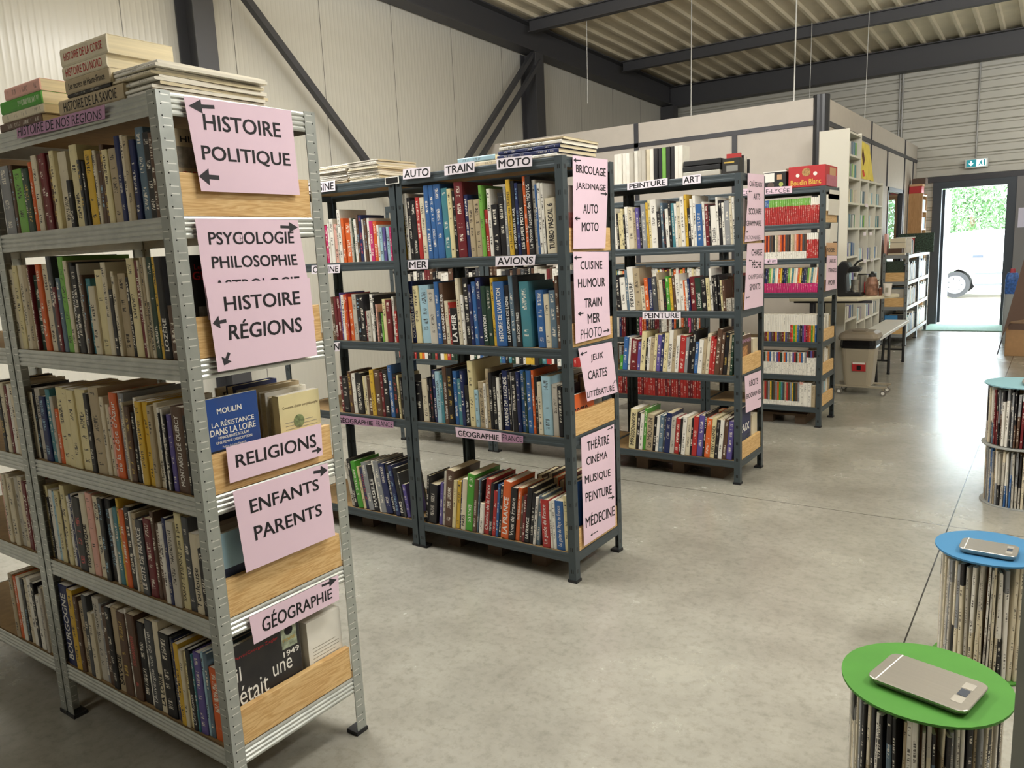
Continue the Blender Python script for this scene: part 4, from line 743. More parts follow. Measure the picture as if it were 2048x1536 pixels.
# ---------------------------------------------------------------- signs
def sign(nm,ax,off,quad,col,txs,ars,lab):
    m={'P':M_PINK,'P2':M_MAUVE,'W':mat('printed_paper','#dcd8cf',.8),'W2':M_WPAPER,'T':M_TAN}[col]
    if lab.startswith('pink strip reading G'): m=M_PINK
    def P3(p,e): return (off+e,p[0],p[1]) if ax=='X' else (p[0],off-e,p[1])
    e0=.0075 if ax=='X' else .0035
    sub=6; V=[];Fc=[]
    for j in range(sub+1):
        for i in range(sub+1):
            u=i/sub;v=j/sub
            a=[quad[0][k]*(1-u)+quad[1][k]*u for k in (0,1)]; b=[quad[3][k]*(1-u)+quad[2][k]*u for k in (0,1)]
            p=[a[k]*(1-v)+b[k]*v for k in (0,1)]; V.append(P3(p,e0))
    for j in range(sub):
        for i in range(sub): Fc.append((j*(sub+1)+i,(j+1)*(sub+1)+i,(j+1)*(sub+1)+i+1,j*(sub+1)+i+1))
    if ax=='X': Fc=[tuple(reversed(f)) for f in Fc]
    if ax=='X': Fc=[tuple(reversed(f)) for f in Fc]
    me=bpy.data.meshes.new(nm); me.from_pydata(V,[],Fc); me.materials.append(m); o=bpy.data.objects.new(nm,me); C.objects.link(o)
    so=o.modifiers.new('thickness','SOLIDIFY'); so.thickness=.0005; so.offset=0
    for s,q,st in txs: text_mesh(s,[P3(p,e0+.0006) for p in q],'lettering',M_MARK if st else M_INK,o,0 if st else 1)
    for (a,b),wt in ars:
        a=Vector(a);b=Vector(b); d=(b-a); L=d.length; d.normalize(); n=Vector((-d.y,d.x)); hw=.0035*wt; hd=min(L*.5,.03*wt); hh=.013*wt
        pts=[a+n*hw,a-n*hw,b-d*hd-n*hw,b-d*hd-n*hh,b,b-d*hd+n*hh,b-d*hd+n*hw]
        mm=MB().add([P3(p,e0+.0007) for p in pts],[tuple(range(7))]); mm.build('arrow',M_MARK,o)
    tag(o,lab,'sign'); return o
for s in SIGNS: sign(*s)
# extras on the two sheets
o=MB().add([(X4A+.0085,Y4A+.06,1.735),(X4A+.0085,Y4A+.40,1.735),(X4A+.0085,Y4A+.40,1.70),(X4A+.0085,Y4A+.06,1.70)],[(0,3,2,1)])
for q in bpy.data.objects:
    if q.name.startswith('paper_sheet') and 'yellow' in q.get('label',''): o.build('yellow_band',mat('yellow_paper','#cfc35a',.8),q)
MB()
t=thing('label_holder','small dark label in a white frame on the CUISINE top rail','label holder',(0,0,0))
MB().box(-2.585,Y2A-.007,1.757,-2.50,Y2A-.0045,1.790).build('frame',M_WHT,t); MB().box(-2.58,Y2A-.0078,1.761,-2.505,Y2A-.0071,1.786).build('label_card',M_BLK,t)
# ================================================================ things lying on the racks
def lying(name,x,y,z,L,d,t,c,label,title='',tm=None,rz=0,group=None,hard=False,parts=True,cat='book'):
    """book lying flat, spine towards -y, running along +x; (x,y,z) = lower left spine corner"""
    o=book(name,t,L,d,hard,parts,M_PAGE if c not in 'w' else M_PAGE2); set_cover(o,c,pr=0 if title else .6)
    o.rotation_euler=Euler((0,PI/2,0)); 
    o.rotation_euler=(Matrix.Rotation(math.radians(rz),4,'Z')@Matrix.Rotation(PI/2,4,'Y')).to_euler()
    o.location=(x,y,z+t)
    if title: spine_title(o,title,t,L,tm or (M_WHT if c in DARKC else M_INK),0)
    tag(o,label,cat,group); return o
z0=L1[0]+.001; g='paperbacks lying on top of the galvanised rack'
zz=z0
for L,x,t,c,ti,tm,lab in [(.30,-2.10,.036,'t','HISTOIRE DE LA SAVOIE',M_INK,'beige paperback HISTOIRE DE LA SAVOIE at the foot of the stack on the galvanised rack'),
    (.20,-2.05,.008,'k','',None,'thin black slab standing in for the shaded gap, low in the galvanised rack stack'),  # black slab added where only a dark gap shows between the books
    (.205,-2.055,.034,'t','Les secrets de Haute-France',M_INK,'beige paperback third from the bottom of the stack, curling spine'),
    (.205,-2.06,.030,'c','HISTOIRE DU NORD',M_REDT,'cream paperback HISTOIRE DU NORD second from the top of the stack'),
    (.215,-2.06,.042,'c','HISTOIRE DE LA CORSE',M_REDT,'thick cream paperback HISTOIRE DE LA CORSE, topmost of the stack')]:
    lying('history_book',x,Y1A+.003,zz,L,.17,t,c,lab,ti,tm,rz=.5,group=g); zz+=t+.0006
zz=z0
for L,x,t,c,ti,lab in [(.24,-2.44,.022,'n','','brown book at the bottom of the low stack on the galvanised rack'),
    (.24,-2.42,.022,'c','','cream book second from the bottom of the low stack'),
    (.235,-2.42,.032,'g','','green paperback second from the top of the low stack'),
    (.20,-2.385,.030,'p','','white and pink paperback, topmost of the low stack')]:
    lying('history_book',x,Y1A+.004,zz,L,.16,t,c,lab,ti,group=g); zz+=t+.0006
def pile(x,y,z,w,d,n,lab,grp,seed,cols='wwwuc',t=(.005,.008),rz=0):
    r=random.Random(seed); zz=z
    for k in range(n):
        tt=r.uniform(*t); c=r.choice(cols); dx=r.uniform(-.008,.008)
        lying('magazine',x+dx,y+r.uniform(0,.01),zz,w,d,tt,c,f"{PAL[c][1]} magazine, {ordn(k+1)} from the bottom of {lab}",rz=rz+r.uniform(-2,2),group=grp,parts=False,cat='magazine'); zz+=tt+.0012
pile(-1.885,Y1A+.01,z0,.205,.30,9,'the pile on the galvanised rack corner','magazines on the galvanised rack',2)
z2=L2[0]+.001
pile(-3.05,Y2A+.01,z2,.20,.27,11,'the pile beside the galvanised post','magazines on the CUISINE rack',3)
pile(-2.845,Y2A+.01,z2,.20,.27,12,'the pile left of the AUTO strip','magazines on the CUISINE rack',4)
lying('picture_book',-2.17,Y2A+.03,z2,.20,.13,.020,'c','cream book lying under the pale blue one beside the TRAIN strip',group='books on top of the AUTO TRAIN MOTO rack')
lying('picture_book',-2.18,Y2A+.03,z2+.021,.20,.13,.022,'s','pale blue and white book with a red mark, lying beside TRAIN strip',group='books on top of the AUTO TRAIN MOTO rack')
zz=z2
for k,(c,t,ti,lab) in enumerate([('w',.012,'','white book at the bottom of the stack above the MOTO strip'),('B',.016,'','navy book second from the bottom above the MOTO strip'),('B',.014,'','dark blue book in the middle of the stack above the MOTO strip'),('w',.014,'LES BELLES VOITURES D\'AUTREFOIS','white book titled LES BELLES VOITURES above the MOTO strip'),('t',.010,'','beige slim book on top of the stack above the MOTO strip')]):
    lying('picture_book',-1.955+.006*k,Y2A+.004,zz,.30,.30,t,c,lab,ti,group='books on top of the AUTO TRAIN MOTO rack',rz=(k-2)*.6); zz+=t+.002
# video cases and boxes on the art rack
z3=L3[0]+.001; x=-1.835; SEQ='wwkkgkkwcuuwuwwww'
for k,c in enumerate(SEQ):
    t=.0262; col={'g':'l','w':'w'}.get(c,c); hh=.187 if k<12 else .180
    o=book('video_case',t-.0008,hh,.105,False,False,M_WHT if c in 'wcu' else M_BLK); set_cover(o,col,pr=0); o.location=(x-t,Y3A+.03+.004*(k%3),z3); x-=t
    tag(o,f"{PAL[col][1]} upright video case, {ordn(k+1)} from right in the row on the art rack",'video case','video cases on the art rack')
o=MB().box(-1.83,Y3A+.02,z3,-1.61,Y3A+.19,z3+.030).build('storage_box',mat('clear_plastic_box','#bdb9ae',.35),bevel=.004); tag(o,'pale translucent flat box under two black ones on the art rack','box')
for k in (0,1):
    o=MB().box(-1.832+.004*k,Y3A+.022,z3+.0315+.031*k,-1.608+.004*k,Y3A+.19,z3+.061+.031*k).build('storage_box',M_BLK,bevel=.004); tag(o,('lower' if k==0 else 'upper')+' black flat plastic box above the ART strip','box','black boxes above the ART strip')
o=MB().box(-1.60,Y3A+.03,z3,-1.50,Y3A+.09,z3+.085).build('cassette_box',mat('near_black_card','#26231f',.6),bevel=.003); tag(o,'small black box with a grey panel beside the black flat boxes','box')
MB().box(-1.575,Y3A+.0285,z3+.012,-1.51,Y3A+.0297,z3+.045).build('grey_panel',mat('grey_print','#8b8a85',.7),o); MB().box(-1.59,Y3A+.0285,z3+.058,-1.53,Y3A+.0297,z3+.066).build('gold_line',M_GOLDT,o)
for k,(c,t,h,lab) in enumerate([('r',.022,.11,'small red book standing at the corner of the art rack top'),('k',.012,.10,'small black book behind the red one on the art rack'),('u',.014,.095,'small grey book behind the art rack corner'),('k',.016,.085,'short black book nearest the CHÂTEAUX sign')]):
    o=book('art_book',t,h,.08,False,False); set_cover(o,c,pr=0); o.rotation_euler=(0,0,PI/2); o.location=(X3A-.02,Y3A+.05+.05*k,z3); tag(o,lab,'book')
# boxes on the schoolbook rack
z4=L4[0]+.001
b=MB().box(-1.86,Y4A+.0,z4,-1.70,Y4A+.20,z4+.125).build('appliance_box',M_BLK,bevel=.003); tag(b,'black carton with a white lid and label beside the red Boudin Blanc box','box')
MB().box(-1.865,Y4A-.004,z4+.125,-1.695,Y4A+.204,z4+.132).build('lid',M_WHT,b)
MB().box(-1.86,Y4A-.0018,z4+.055,-1.785,Y4A-.0004,z4+.12).build('white_panel',M_WHT,b); MB().box(-1.765,Y4A-.0018,z4+.07,-1.73,Y4A-.0004,z4+.105).build('label_card',M_TAN,b)
MB().cyl((-1.735,Y4A-.0018,z4+.035),(-1.735,Y4A-.0004,z4+.035),.016,n=20).build('printed_fruit',mat('fruit_print','#a8b25a',.6),b)
MB().cyl((-1.81,Y4A-.0018,z4+.03),(-1.81,Y4A-.0004,z4+.03),.024,n=20).build('printed_ring',mat('ring_print','#5b4a44',.6),b)
M_RED=mat('red_card','#b8292c',.5)
b=MB().box(-1.682,Y4A-.002,z4,-1.422,Y4A+.36,z4+.150).build('food_carton',M_RED,bevel=.004); tag(b,'red carton reading Boudin Blanc on top of the schoolbook rack','box')
q=[(-1.665,Y4A-.0031,z4+.052),(-1.45,Y4A-.0031,z4+.056),(-1.45,Y4A-.0031,z4+.018),(-1.665,Y4A-.0031,z4+.014)]
text_mesh('Boudin Blanc',q,'lettering',mat('yellow_print','#e0b64a',.5),b,1)
MB().cyl((-1.555,Y4A-.0035,z4+.105),(-1.555,Y4A-.0022,z4+.105),.030,n=24).build('printed_dish',mat('dish_print','#a88250',.6,0,.5,80),b)
MB().cyl((-1.615,Y4A-.0035,z4+.085),(-1.615,Y4A-.0022,z4+.085),.013,n=20).build('printed_slice',M_WHT,b); MB().cyl((-1.492,Y4A-.0035,z4+.09),(-1.492,Y4A-.0022,z4+.09),.014,n=20).build('printed_slice',M_WHT,b)
MB().box(-1.4215,Y4A+.03,z4+.002,-1.4195,Y4A+.35,z4+.08).build('faded_side_print',mat('faded_pink_print','#b56c7c',.6,0,.1,40),b); MB().box(-1.4215,Y4A+.12,z4+.08,-1.419,Y4A+.30,z4+.135).build('flap_label',M_TAN,b)
o=MB().box(-1.78,Y4A+.27,z4,-1.70,Y4A+.34,z4+.165).build('brown_carton',mat('brown_card','#7a6450',.7),bevel=.003); tag(o,'small brown box behind the black and red cartons','box')
# pallets under racks
for (xc,yc,lab) in ((X3A-.42,Y3A+.06,'wooden pallet pushed under the art rack'),(X4A-.42,Y4A+.06,'wooden pallet under the schoolbook rack'),(X2A-.5,Y2A+.07,'wooden pallet under the AUTO TRAIN MOTO rack'),(X2A-1.35,Y2A+.07,'wooden pallet under the CUISINE rack')):
    t=thing('wooden_pallet',lab,'pallet',(xc,yc,0)); pm=mat('weathered_wood','#5d4a38',.8,0,.2,12)
    for k in range(4): MB().box(-.30,.02+.09*k,.062,.30,.08+.09*k,.078).build('deck_board',pm,t)
    for k in range(3): MB().box(-.29+.25*k,.02,.0,-.21+.25*k,.35,.0615).build('bearer',pm,t)
# ================================================================ disc shelving, table, bench, bin
CX0,CX1=-1.885,-1.625; YB=[7.73,8.24,8.64,9.02,9.40]; ZL=[2.36,2.16,1.96,1.73,1.50,1.235,.95,.64,.35,.06]
ds=thing('disc_shelving','white pigeonhole shelving full of discs along the office wall','shelving',(0,0,0))
for k,y in enumerate(YB): MB().box(CX0,y,.0,CX1,y+.02,2.38 if k<2 else 1.97).build('upright_panel',M_LACQ,ds)
for k in range(4):
    for z in ZL:
        if k>0 and z>1.97: continue
        zz=z-(.06 if k>0 and z<1.4 else 0)
        if zz<0: zz=.02
        MB().box(CX0,YB[k]+.0205,zz-.018,CX1-.003,YB[k+1]-.0005,zz).build('shelf',M_LACQ,ds)
MB().box(CX0-.004,YB[0],.0,CX0-.0005,YB[2]-.3,2.38).build('back_panel',mat('taupe_back','#a39a8c',.7),ds); MB().box(CX0-.004,YB[1]+.021,.0,CX0-.0005,YB[4]+.02,1.97).build('back_panel',mat('taupe_back','#a39a8c',.7),ds)
rd=random.Random(5); cn=['nearest','second','third','farthest']
for k in range(4):
    for j in range(1,len(ZL)):
        z=ZL[j]
        if k>0 and ZL[j-1]>1.97+.01: continue
        z-= (.06 if k>0 and z<1.4 else 0)
        if z<.3: continue
        y=YB[k]+.024; ye=YB[k+1]-.02; hh=min(.125,ZL[j-1]-ZL[j]-.03)
        n=0
        while y<ye-.02 and n<14:
            t=rd.uniform(.020,.042); 
            if y+t>ye: break
            o=MB().box(0,0,0,.12,t-.003,hh*rd.uniform(.95,1.0)).build('disc_case',M_BOOK,None); o.location=(CX1-.14-rd.random()*.01,y,z+.0006); 
            dc=rd.choice('usqwclea' if z>1.4 else 'wusbqwv'); set_cover(o,dc,pr=0); y+=t; n+=1
            tag(o,f"{PAL[dc][1]} disc case, {ordn(n)} from left, {cn[k]} column, {ordn(j)} level of white shelving",'disc case',f'disc cases, {cn[k]} column, {ordn(j)} level')
for (y,z) in ((8.50,1.72),(8.45,1.44),(8.75,1.44),(8.5,1.17),(8.85,1.17)):
    tag(MB().box(CX1+.0005,y,z-.02,CX1+.0015,y+.12,z+.012).build('paper_tab',M_WPAPER),'small white paper tab, %s, on a shelf edge of the disc shelving'%{8.50:('topmost' if z>1.5 else 'lowest near one'),8.45:'middle near one',8.75:'middle far one',8.85:'lowest far one'}[y],'label','paper tabs on the disc shelving')
tag(MB().add([(CX1-.02,8.40,1.972),(CX1-.02,9.0,1.972),(CX1-.06,8.93,2.33),(CX1-.06,8.42,2.35)],[(0,1,2,3)]).add([(CX1-.024,8.40,1.972),(CX1-.024,9.0,1.972),(CX1-.064,8.93,2.33),(CX1-.064,8.42,2.35)],[(3,2,1,0)]).build('poster',None or mat('yellow_poster','#e6d25c',.7,0,.10,12)),'bright yellow painted poster standing on the disc shelving','poster')
po=bpy.data.objects['poster']; pm=MB()
pm.add([(CX1-.030,8.52,2.10),(CX1-.030,8.58,2.16),(CX1-.045,8.55,2.28),(CX1-.045,8.50,2.2)],[(0,1,2,3)]); pm.build('dark_mark',mat('dark_paint','#5b3a28',.7),po)
MB().add([(CX1-.020,8.46,1.99),(CX1-.020,8.56,2.0),(CX1-.026,8.52,2.06),(CX1-.026,8.44,2.05)],[(0,1,2,3)]).build('red_mark',mat('red_paint','#cf4a32',.7),po)
# table
TZ=.90
t=thing('folding_table','cream topped table with a coffee machine beside the schoolbook rack','table',(0,0,0))
MB().ext([(-1.97,7.12),(-1.40,7.12),(-1.18,7.50),(-1.15,7.60),(-1.18,7.66),(-1.97,7.66)],'Z',TZ-.028,TZ).build('table_top',mat('cream_laminate','#d8d0b8',.4),t,bevel=.006)
for y in (7.18,7.60): MB().box(-1.80,y-.012,0,-1.775,y+.012,TZ-.028).build('leg',M_STRIP,t)
MB().box(-1.80,7.192,.15,-1.775,7.588,.17).build('cross_bar',M_STRIP,t); MB().box(-1.95,7.2,TZ-.05,-1.3,7.22,TZ-.0285).build('apron',M_STRIP,t)
# coffee machine
cm_=thing('coffee_machine','black coffee machine with a curved top on the cream table','coffee machine',(-1.50,7.34,TZ))
MB().ext([(-.10,0),(.10,0),(.10,.035),(-.02,.045),(-.03,.19),(.0,.25),(-.02,.30),(-.07,.31),(-.11,.26)],'Y',-.07,.07).build('body',M_BLK,cm_,bevel=.012)
MB().ext([(-.03,.205),(.07,.215),(.085,.245),(.05,.265),(-.02,.255)],'Y',-.045,.045).build('brew_head',M_BLK,cm_,bevel=.008)
MB().tube([(.02,0,.26),(.05,0,.30),(.09,0,.315)],.010).build('lever',M_BLK,cm_); MB().cyl((.03,0,.205),(.03,0,.17),.012,n=12).build('spout',mat('chrome','#c9c9c9',.15,1),cm_)
MB().lathe((.035,0,.036),[(.034,0),(.037,.02),(.034,.06),(.036,.11)],20).build('drip_cup',mat('steel','#b9b7b0',.25,.9),cm_)
MB().box(.04,-.045,.0355,.098,.045,.040).build('drip_tray',mat('steel','#b9b7b0',.25,.9),cm_)
o=thing('steel_canister','brushed steel canister behind the coffee machine','canister',(-1.44,7.50,TZ)); MB().lathe((0,0,0),[(.042,0),(.045,.005),(.045,.17),(.040,.175)],24).build('body',mat('dull_steel','#a7a59b',.35,.6),o,smooth=False); MB().lathe((0,0,.1755),[(.040,0),(.034,.012)],24).build('lid',M_BLK,o)
o=thing('glass_jug','glass jug with a black handle and red side on the cream table','jug',(-1.345,7.42,TZ)); MB().lathe((0,0,0),[(.048,0),(.055,.01),(.055,.10),(.040,.15),(.030,.165)],24).build('jug_body',mat('amber_glass','#8f6a58',.15,.1,.5,30),o); MB().lathe((0,0,.1655),[(.034,0),(.030,.02),(.012,.03),(.010,.045)],20).build('lid',M_BLK,o); MB().box(-.059,-.02,.02,-.0552,.02,.12).build('red_side',M_RED,o); MB().tube([(.045,0,.13),(.075,0,.14),(.08,0,.08),(.055,0,.04)],.006).build('handle',M_BLK,o)
o=thing('spice_jar','small brown jar between the jug and the paper cup','jar',(-1.27,7.40,TZ)); MB().lathe((0,0,0),[(.015,0),(.016,.06),(.012,.07)],16).build('glass_body',mat('brown_glass','#6b3f30',.2),o); MB().lathe((0,0,.0705),[(.013,0),(.013,.02)],16).build('lid',M_BLK,o)
o=MB().lathe((0,0,0),[(.026,0),(.036,.10),(.038,.103),(.034,.103)],24).build('paper_cup',mat('cup_white','#e6dfd6',.6),loc=(-1.215,7.40,TZ)); tag(o,'white printed paper cup at the end of the cream table','cup'); MB().box(-.012,-.0365,.03,.012,-.0350,.07).build('cup_print',mat('soft_print','#9a9484',.8),o)
# bench
bn=thing('bench','long white plastic bench with black folding legs along the disc shelving','bench',(0,0,0))
MB().box(-1.62,7.84,.42,-1.37,9.78,.455).build('seat',mat('white_bench_plastic','#e3e3df',.4),bn,bevel=.008)
for y in (7.98,8.72,9.62):
    s=1 if y<8.5 else -1
    l=MB().tube([(-1.59,y,.419),(-1.60,y+.05*s,.02),],.014).build('leg',M_BLK,bn); MB().tube([(-1.40,y,.419),(-1.39,y+.05*s,.02)],.014).build('leg',M_BLK,bn); MB().tube([(-1.595,y+.035*s,.14),(-1.395,y+.035*s,.14)],.010).build('leg_brace',M_BLK,bn)
    for xx in (-1.60,-1.39): MB().cyl((xx,y+.05*s,.0),(xx,y+.05*s,.021),.016,n=12).build('foot_cap',M_FOOT,bn)
# bin on a wheeled base
M_BIN=mat('taupe_plastic','#a69c88',.45); M_LID=mat('taupe_lid','#8f8371',.5)
bi=thing('rubbish_bin','taupe plastic bin with a black bag under its lid, on a wheeled base','bin',(-1.452,7.56,0))
def rr(w,d,r,n=4):
    P=[]
    for cx,cy,a0 in ((w-r,d-r,0),(-(w-r),d-r,90),(-(w-r),-(d-r),180),(w-r,-(d-r),270)):
        for i in range(n+1):
            a=math.radians(a0+90*i/n); P.append((cx+r*math.cos(a),cy+r*math.sin(a)))
    return P
def loft(secs,mi=0):
    m=MB(); n=len(secs[0][0]); V=[];Fc=[]
    for P,z in secs: V+=[(p[0],p[1],z) for p in P]
    for k in range(len(secs)-1):
        for i in range(n): Fc.append((k*n+i,k*n+(i+1)%n,(k+1)*n+(i+1)%n,(k+1)*n+i))
    Fc+=[tuple(range(n-1,-1,-1)),tuple(range((len(secs)-1)*n,len(secs)*n))]
    return m.add(V,Fc)
loft([(rr(.115,.11,.04),.085),(rr(.14,.13,.045),.40),(rr(.142,.132,.045),.455)]).build('body',M_BIN,bi)
loft([(rr(.146,.136,.045),.425),(rr(.152,.142,.045),.45),(rr(.148,.138,.045),.50)]).build('bag_rim',mat('shiny_black_bag','#131214',.2),bi)
loft([(rr(.162,.152,.05),.5005),(rr(.168,.158,.05),.52),(rr(.155,.145,.05),.555),(rr(.12,.11,.04),.575)]).build('lid',M_LID,bi)
MB().box(-.05,-.10,.5755,.06,.02,.590).build('lid_handle',M_LID,bi,bevel=.004)
st=MB().add([(-.04,-.1262,.22),(.075,-.1262,.22),(.075,-.1338,.30),(-.04,-.1338,.30)],[(0,1,2,3)]).build('sticker',M_RED,bi)
MB().add([(-.035,-.1325,.283),(.07,-.1325,.283),(.07,-.1345,.300),(-.035,-.1345,.300)],[(0,1,2,3)]).build('sticker_heading',M_WHT,st); MB().add([(.0,-.1285,.228),(.035,-.1285,.228),(.035,-.1335,.272),(.0,-.1335,.272)],[(0,1,2,3)]).build('sticker_picture',M_BLK,st)
fr=MB().box(-.19,-.12,.070,.25,-.09,.084).box(-.19,.09,.070,.25,.12,.084).box(-.06,-.09,.070,-.03,.09,.084).box(.06,-.09,.070,.09,.09,.084).build('wheeled_base',M_BIN,bi)
for x_,y_ in ((-.15,-.105),(.22,-.105),(-.15,.105),(.22,.105)):
    c=MB().cyl((x_,y_-.012,.026),(x_,y_+.012,.026),.026,n=20).build('castor',mat('grey_rubber','#77726a',.6),bi); MB().cyl((x_,y_-.014,.026),(x_,y_+.014,.026),.014,n=14).build('hub',M_WHT,c); MB().cyl((x_,y_,.048),(x_,y_,.0695),.008,n=10).build('stem',M_BIN,c)
# ================================================================ low racks along the aisle
rk_l=[1.155,.82,.50,.15]
def lowrack(y0,ln,lab,style,boards):
    t=rack(lab,-1.57,y0,.30,ln,rk_l,1.18,style)
    if boards:
        for z in rk_l[1:]: MB().box(-.265,.006,z+.001,-.04,.022,z+.115).build('end_board',M_PINE,t)
    return t
lowrack(10.97,.92,'low grey rack with pine boards on its end, beyond the bench','mid',True)
lowrack(11.90,.95,'low rack lit by the doorway, nearest the far wall','mid',False)
for k,(yy,c) in enumerate(((11.03,'kbwuqkAwsk'),(11.96,'wsuqwbwuws'))):
    for li,z in enumerate(rk_l[1:]):
        y=yy
        for j,cc in enumerate(c):
            t=.07+.012*((j*3+li)%3)
            o=book('boxed_book',t-.002,.20+.02*((j+li)%3),.20,False,False,M_PAGE2); set_cover(o,c[(j+li*3)%10],pr=.3); o.rotation_euler=(0,0,PI/2); o.location=(-1.59,y,z+.0006); y+=t
            tag(o,f"{PAL[c[(j+li*3)%10]][1]} book, {ordn(j+1)} along the {['second','third','bottom'][li]} shelf of the {'low rack with pine boards' if k==0 else 'low rack nearest the wall'}",'book','books in the low aisle racks')
            if y>yy+.76: break
o=MB().box(-1.83,11.0,.825,-1.62,11.012,1.08).build('framed_picture',mat('dark_green_gold','#2b3a2c',.6,0,.9,90)); tag(o,'dark green picture with gold flecks in the top slot of the low rack','picture')
o=MB().box(-1.83,11.0,.152,-1.68,11.02,.385).build('file_box',mat('mid_blue','#3c86c0',.5)); tag(o,'bright blue box low in the end of the low rack','box')
zt5=1.156
lst=[('c',-1.82,-1.62,.022,'cream board under the brown book on the low rack'),('n',-1.81,-1.655,.06,'thick brown book lying on the low rack')]
zz=zt5
for c,xa_,xb_,t,lab in lst:
    o=MB().box(xa_,11.0,zz,xb_,11.2,zz+t).build('boxed_book',M_BOOK,bevel=.003); set_cover(o,c,pr=0); zz+=t+.0008; tag(o,lab,'book')
o=MB().box(-1.80,11.02,zz,-1.62,11.10,zz+.125).build('card_box',mat('cream_card','#d8cdb4',.7),bevel=.002); tag(o,'cream printed box standing on the brown book','box'); MB().box(-1.80,11.0185,zz+.07,-1.62,11.0195,zz+.074).build('fold_line',M_INK,o)
o=book('boxed_book',.03,.27,.16,False,False); set_cover(o,'p',pr=0); o.location=(-1.865,11.0,zt5+.001); tag(o,'pinkish brown book standing at the rear corner of the low rack','book')
for k,(c,w_) in enumerate((('w',.03),('s',.022),('B',.012),('w',.02))):
    o=book('boxed_book',w_,.20-.01*k,.14,False,False); set_cover(o,c,pr=0); o.rotation_euler=(0,0,PI/2); o.location=(-1.585,11.25+.05*k,zt5+.001); tag(o,f"{PAL[c][1]} slim book upright on the low rack, {ordn(k+1)} of four beside the cream box",'book','upright books on the low rack')
o=thing('plastic_crate','red plastic crate on the low racks in front of the green panel','crate',(-1.71,11.62,zt5+.001))
loft([(rr(.09,.09,.02),.0),(rr(.10,.10,.02),.20)]).build('crate_body',mat('bright_red_plastic','#c8242c',.35),o); loft([(rr(.108,.108,.02),.201),(rr(.108,.108,.02),.215)]).build('rim',M_WHT,o)
o=MB().box(-1.86,12.0,zt5+.001,-1.42,12.02,zt5+.26).build('display_board',mat('green_gold_board','#34483a',.7,0,.9,60)); tag(o,'dark green board with gold flecks standing on the low racks','board')
# tall oak shelf near the far wall
o=thing('bookcase','tall oak bookcase with white shelves beside the doorway','bookcase',(0,0,0))
MB().box(-1.885,12.95,0,-1.70,12.97,1.99).build('side_panel',M_OAK,o); MB().box(-1.885,13.36,0,-1.70,13.38,1.99).build('side_panel',M_OAK,o)
for z in (.3,.62,.93,1.22,1.48,1.74,1.97): MB().box(-1.885,12.971,z-.02,-1.70,13.359,z).build('shelf',M_LACQ,o)
MB().box(-1.889,12.95,0,-1.8855,13.38,1.99).build('back_panel',M_LACQ,o)
for li,z in enumerate((1.22,1.48,.93,1.74)):
    for j in range(5):
        b=book('boxed_book',.045,.16,.12,False,False,M_PAGE2); set_cover(b,'qsuwq'[(j+li)%5],pr=0); b.rotation_euler=(0,0,PI/2); b.location=(-1.71,13.03+.06*j,z+.0006); tag(b,f"{PAL['qsuwq'[(j+li)%5]][1]} folder, {ordn(j+1)} on the {['third','fourth','second','top'][li]} level of the oak bookcase",'folder','folders in the oak bookcase')
for (a,b_,c,d,z,t,m,nm,lab) in ((-1.885,12.96,-1.72,13.2,1.991,.10,M_RED,'storage_box','dark red box on top of the oak bookcase'),(-1.885,12.96,-1.71,13.2,2.092,.03,M_TAN,'card_box','tan flat box above the red one on the oak bookcase'),(-1.86,13.0,-1.68,13.25,2.123,.08,mat('dark_brown_card','#5a463c',.7),'card_box','brown box topmost on the oak bookcase')):
    tag(MB().box(a,b_,z,c,d,z+t).build(nm,m,bevel=.003),lab,'box')
# ================================================================ right-hand side
rack('galvanised steel rack whose post stands at the right edge beside the green drum',.891,.66,.9,.46,[1.80,1.3,.9,.5,.12],1.83,'galv')
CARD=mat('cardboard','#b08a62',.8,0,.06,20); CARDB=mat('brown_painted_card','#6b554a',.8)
c=thing('cardboard_box','large open cardboard box on the floor near the doorway','box',(0,0,0))
MB().box(-.465,10.35,.0,.25,10.75,.38).build('carton_body',CARD,c,bevel=.006)
MB().box(-.44,10.345,.30,.22,10.349,.37).build('painted_shadow_gap',CARDB,c)  # solid brown strip, painted as the shade inside the open box
b=MB(); b.add([(-.50,10.30,.20),(-.42,10.30,.40),(-.25,10.30,.43),(.30,10.30,.43),(.30,10.30,1.45),(-.25,10.30,1.45),(-.31,10.30,1.20),(-.50,10.28,.20),(-.42,10.28,.40),(-.25,10.28,.43),(.30,10.28,.43),(.30,10.28,1.45),(-.25,10.28,1.45),(-.31,10.28,1.20)],[tuple(range(6,-1,-1))[::-1],tuple(range(13,6,-1))]+[(i,(i+1)%7,7+(i+1)%7,7+i) for i in range(7)])
b.build('raised_flap',CARDB,c)
MB().cyl((-.49,10.29,.21),(-.53,10.29,.02),.006,n=6).build('flap_strut',M_STRIP,c)
o=thing('toy_bag','clear plastic bag of blue and red toys beside the doorway','bag',(-.48,11.55,0))
loft([(rr(.07,.07,.03),0),(rr(.08,.08,.03),.4),(rr(.075,.075,.03),.62)]).build('bag_body',mat('cloudy_plastic','#b9c3cc',.2),o); loft([(rr(.072,.07,.03),.6205),(rr(.075,.07,.03),.80),(rr(.055,.05,.03),.88)]).build('blue_toy',mat('toy_blue','#3f6fc0',.4,0,.5,40),o); loft([(rr(.03,.03,.015),.8805),(rr(.025,.025,.01),.93)]).build('red_toy',mat('toy_red','#b83a4a',.4),o)
tag(MB().box(-.545,YF-.066,1.43,-.44,YF-.061,1.71).build('paper_sheet',mat('cool_paper','#d9d6ea',.8)),'pale sheet of paper fixed on the grey post right of the doorway','paper')
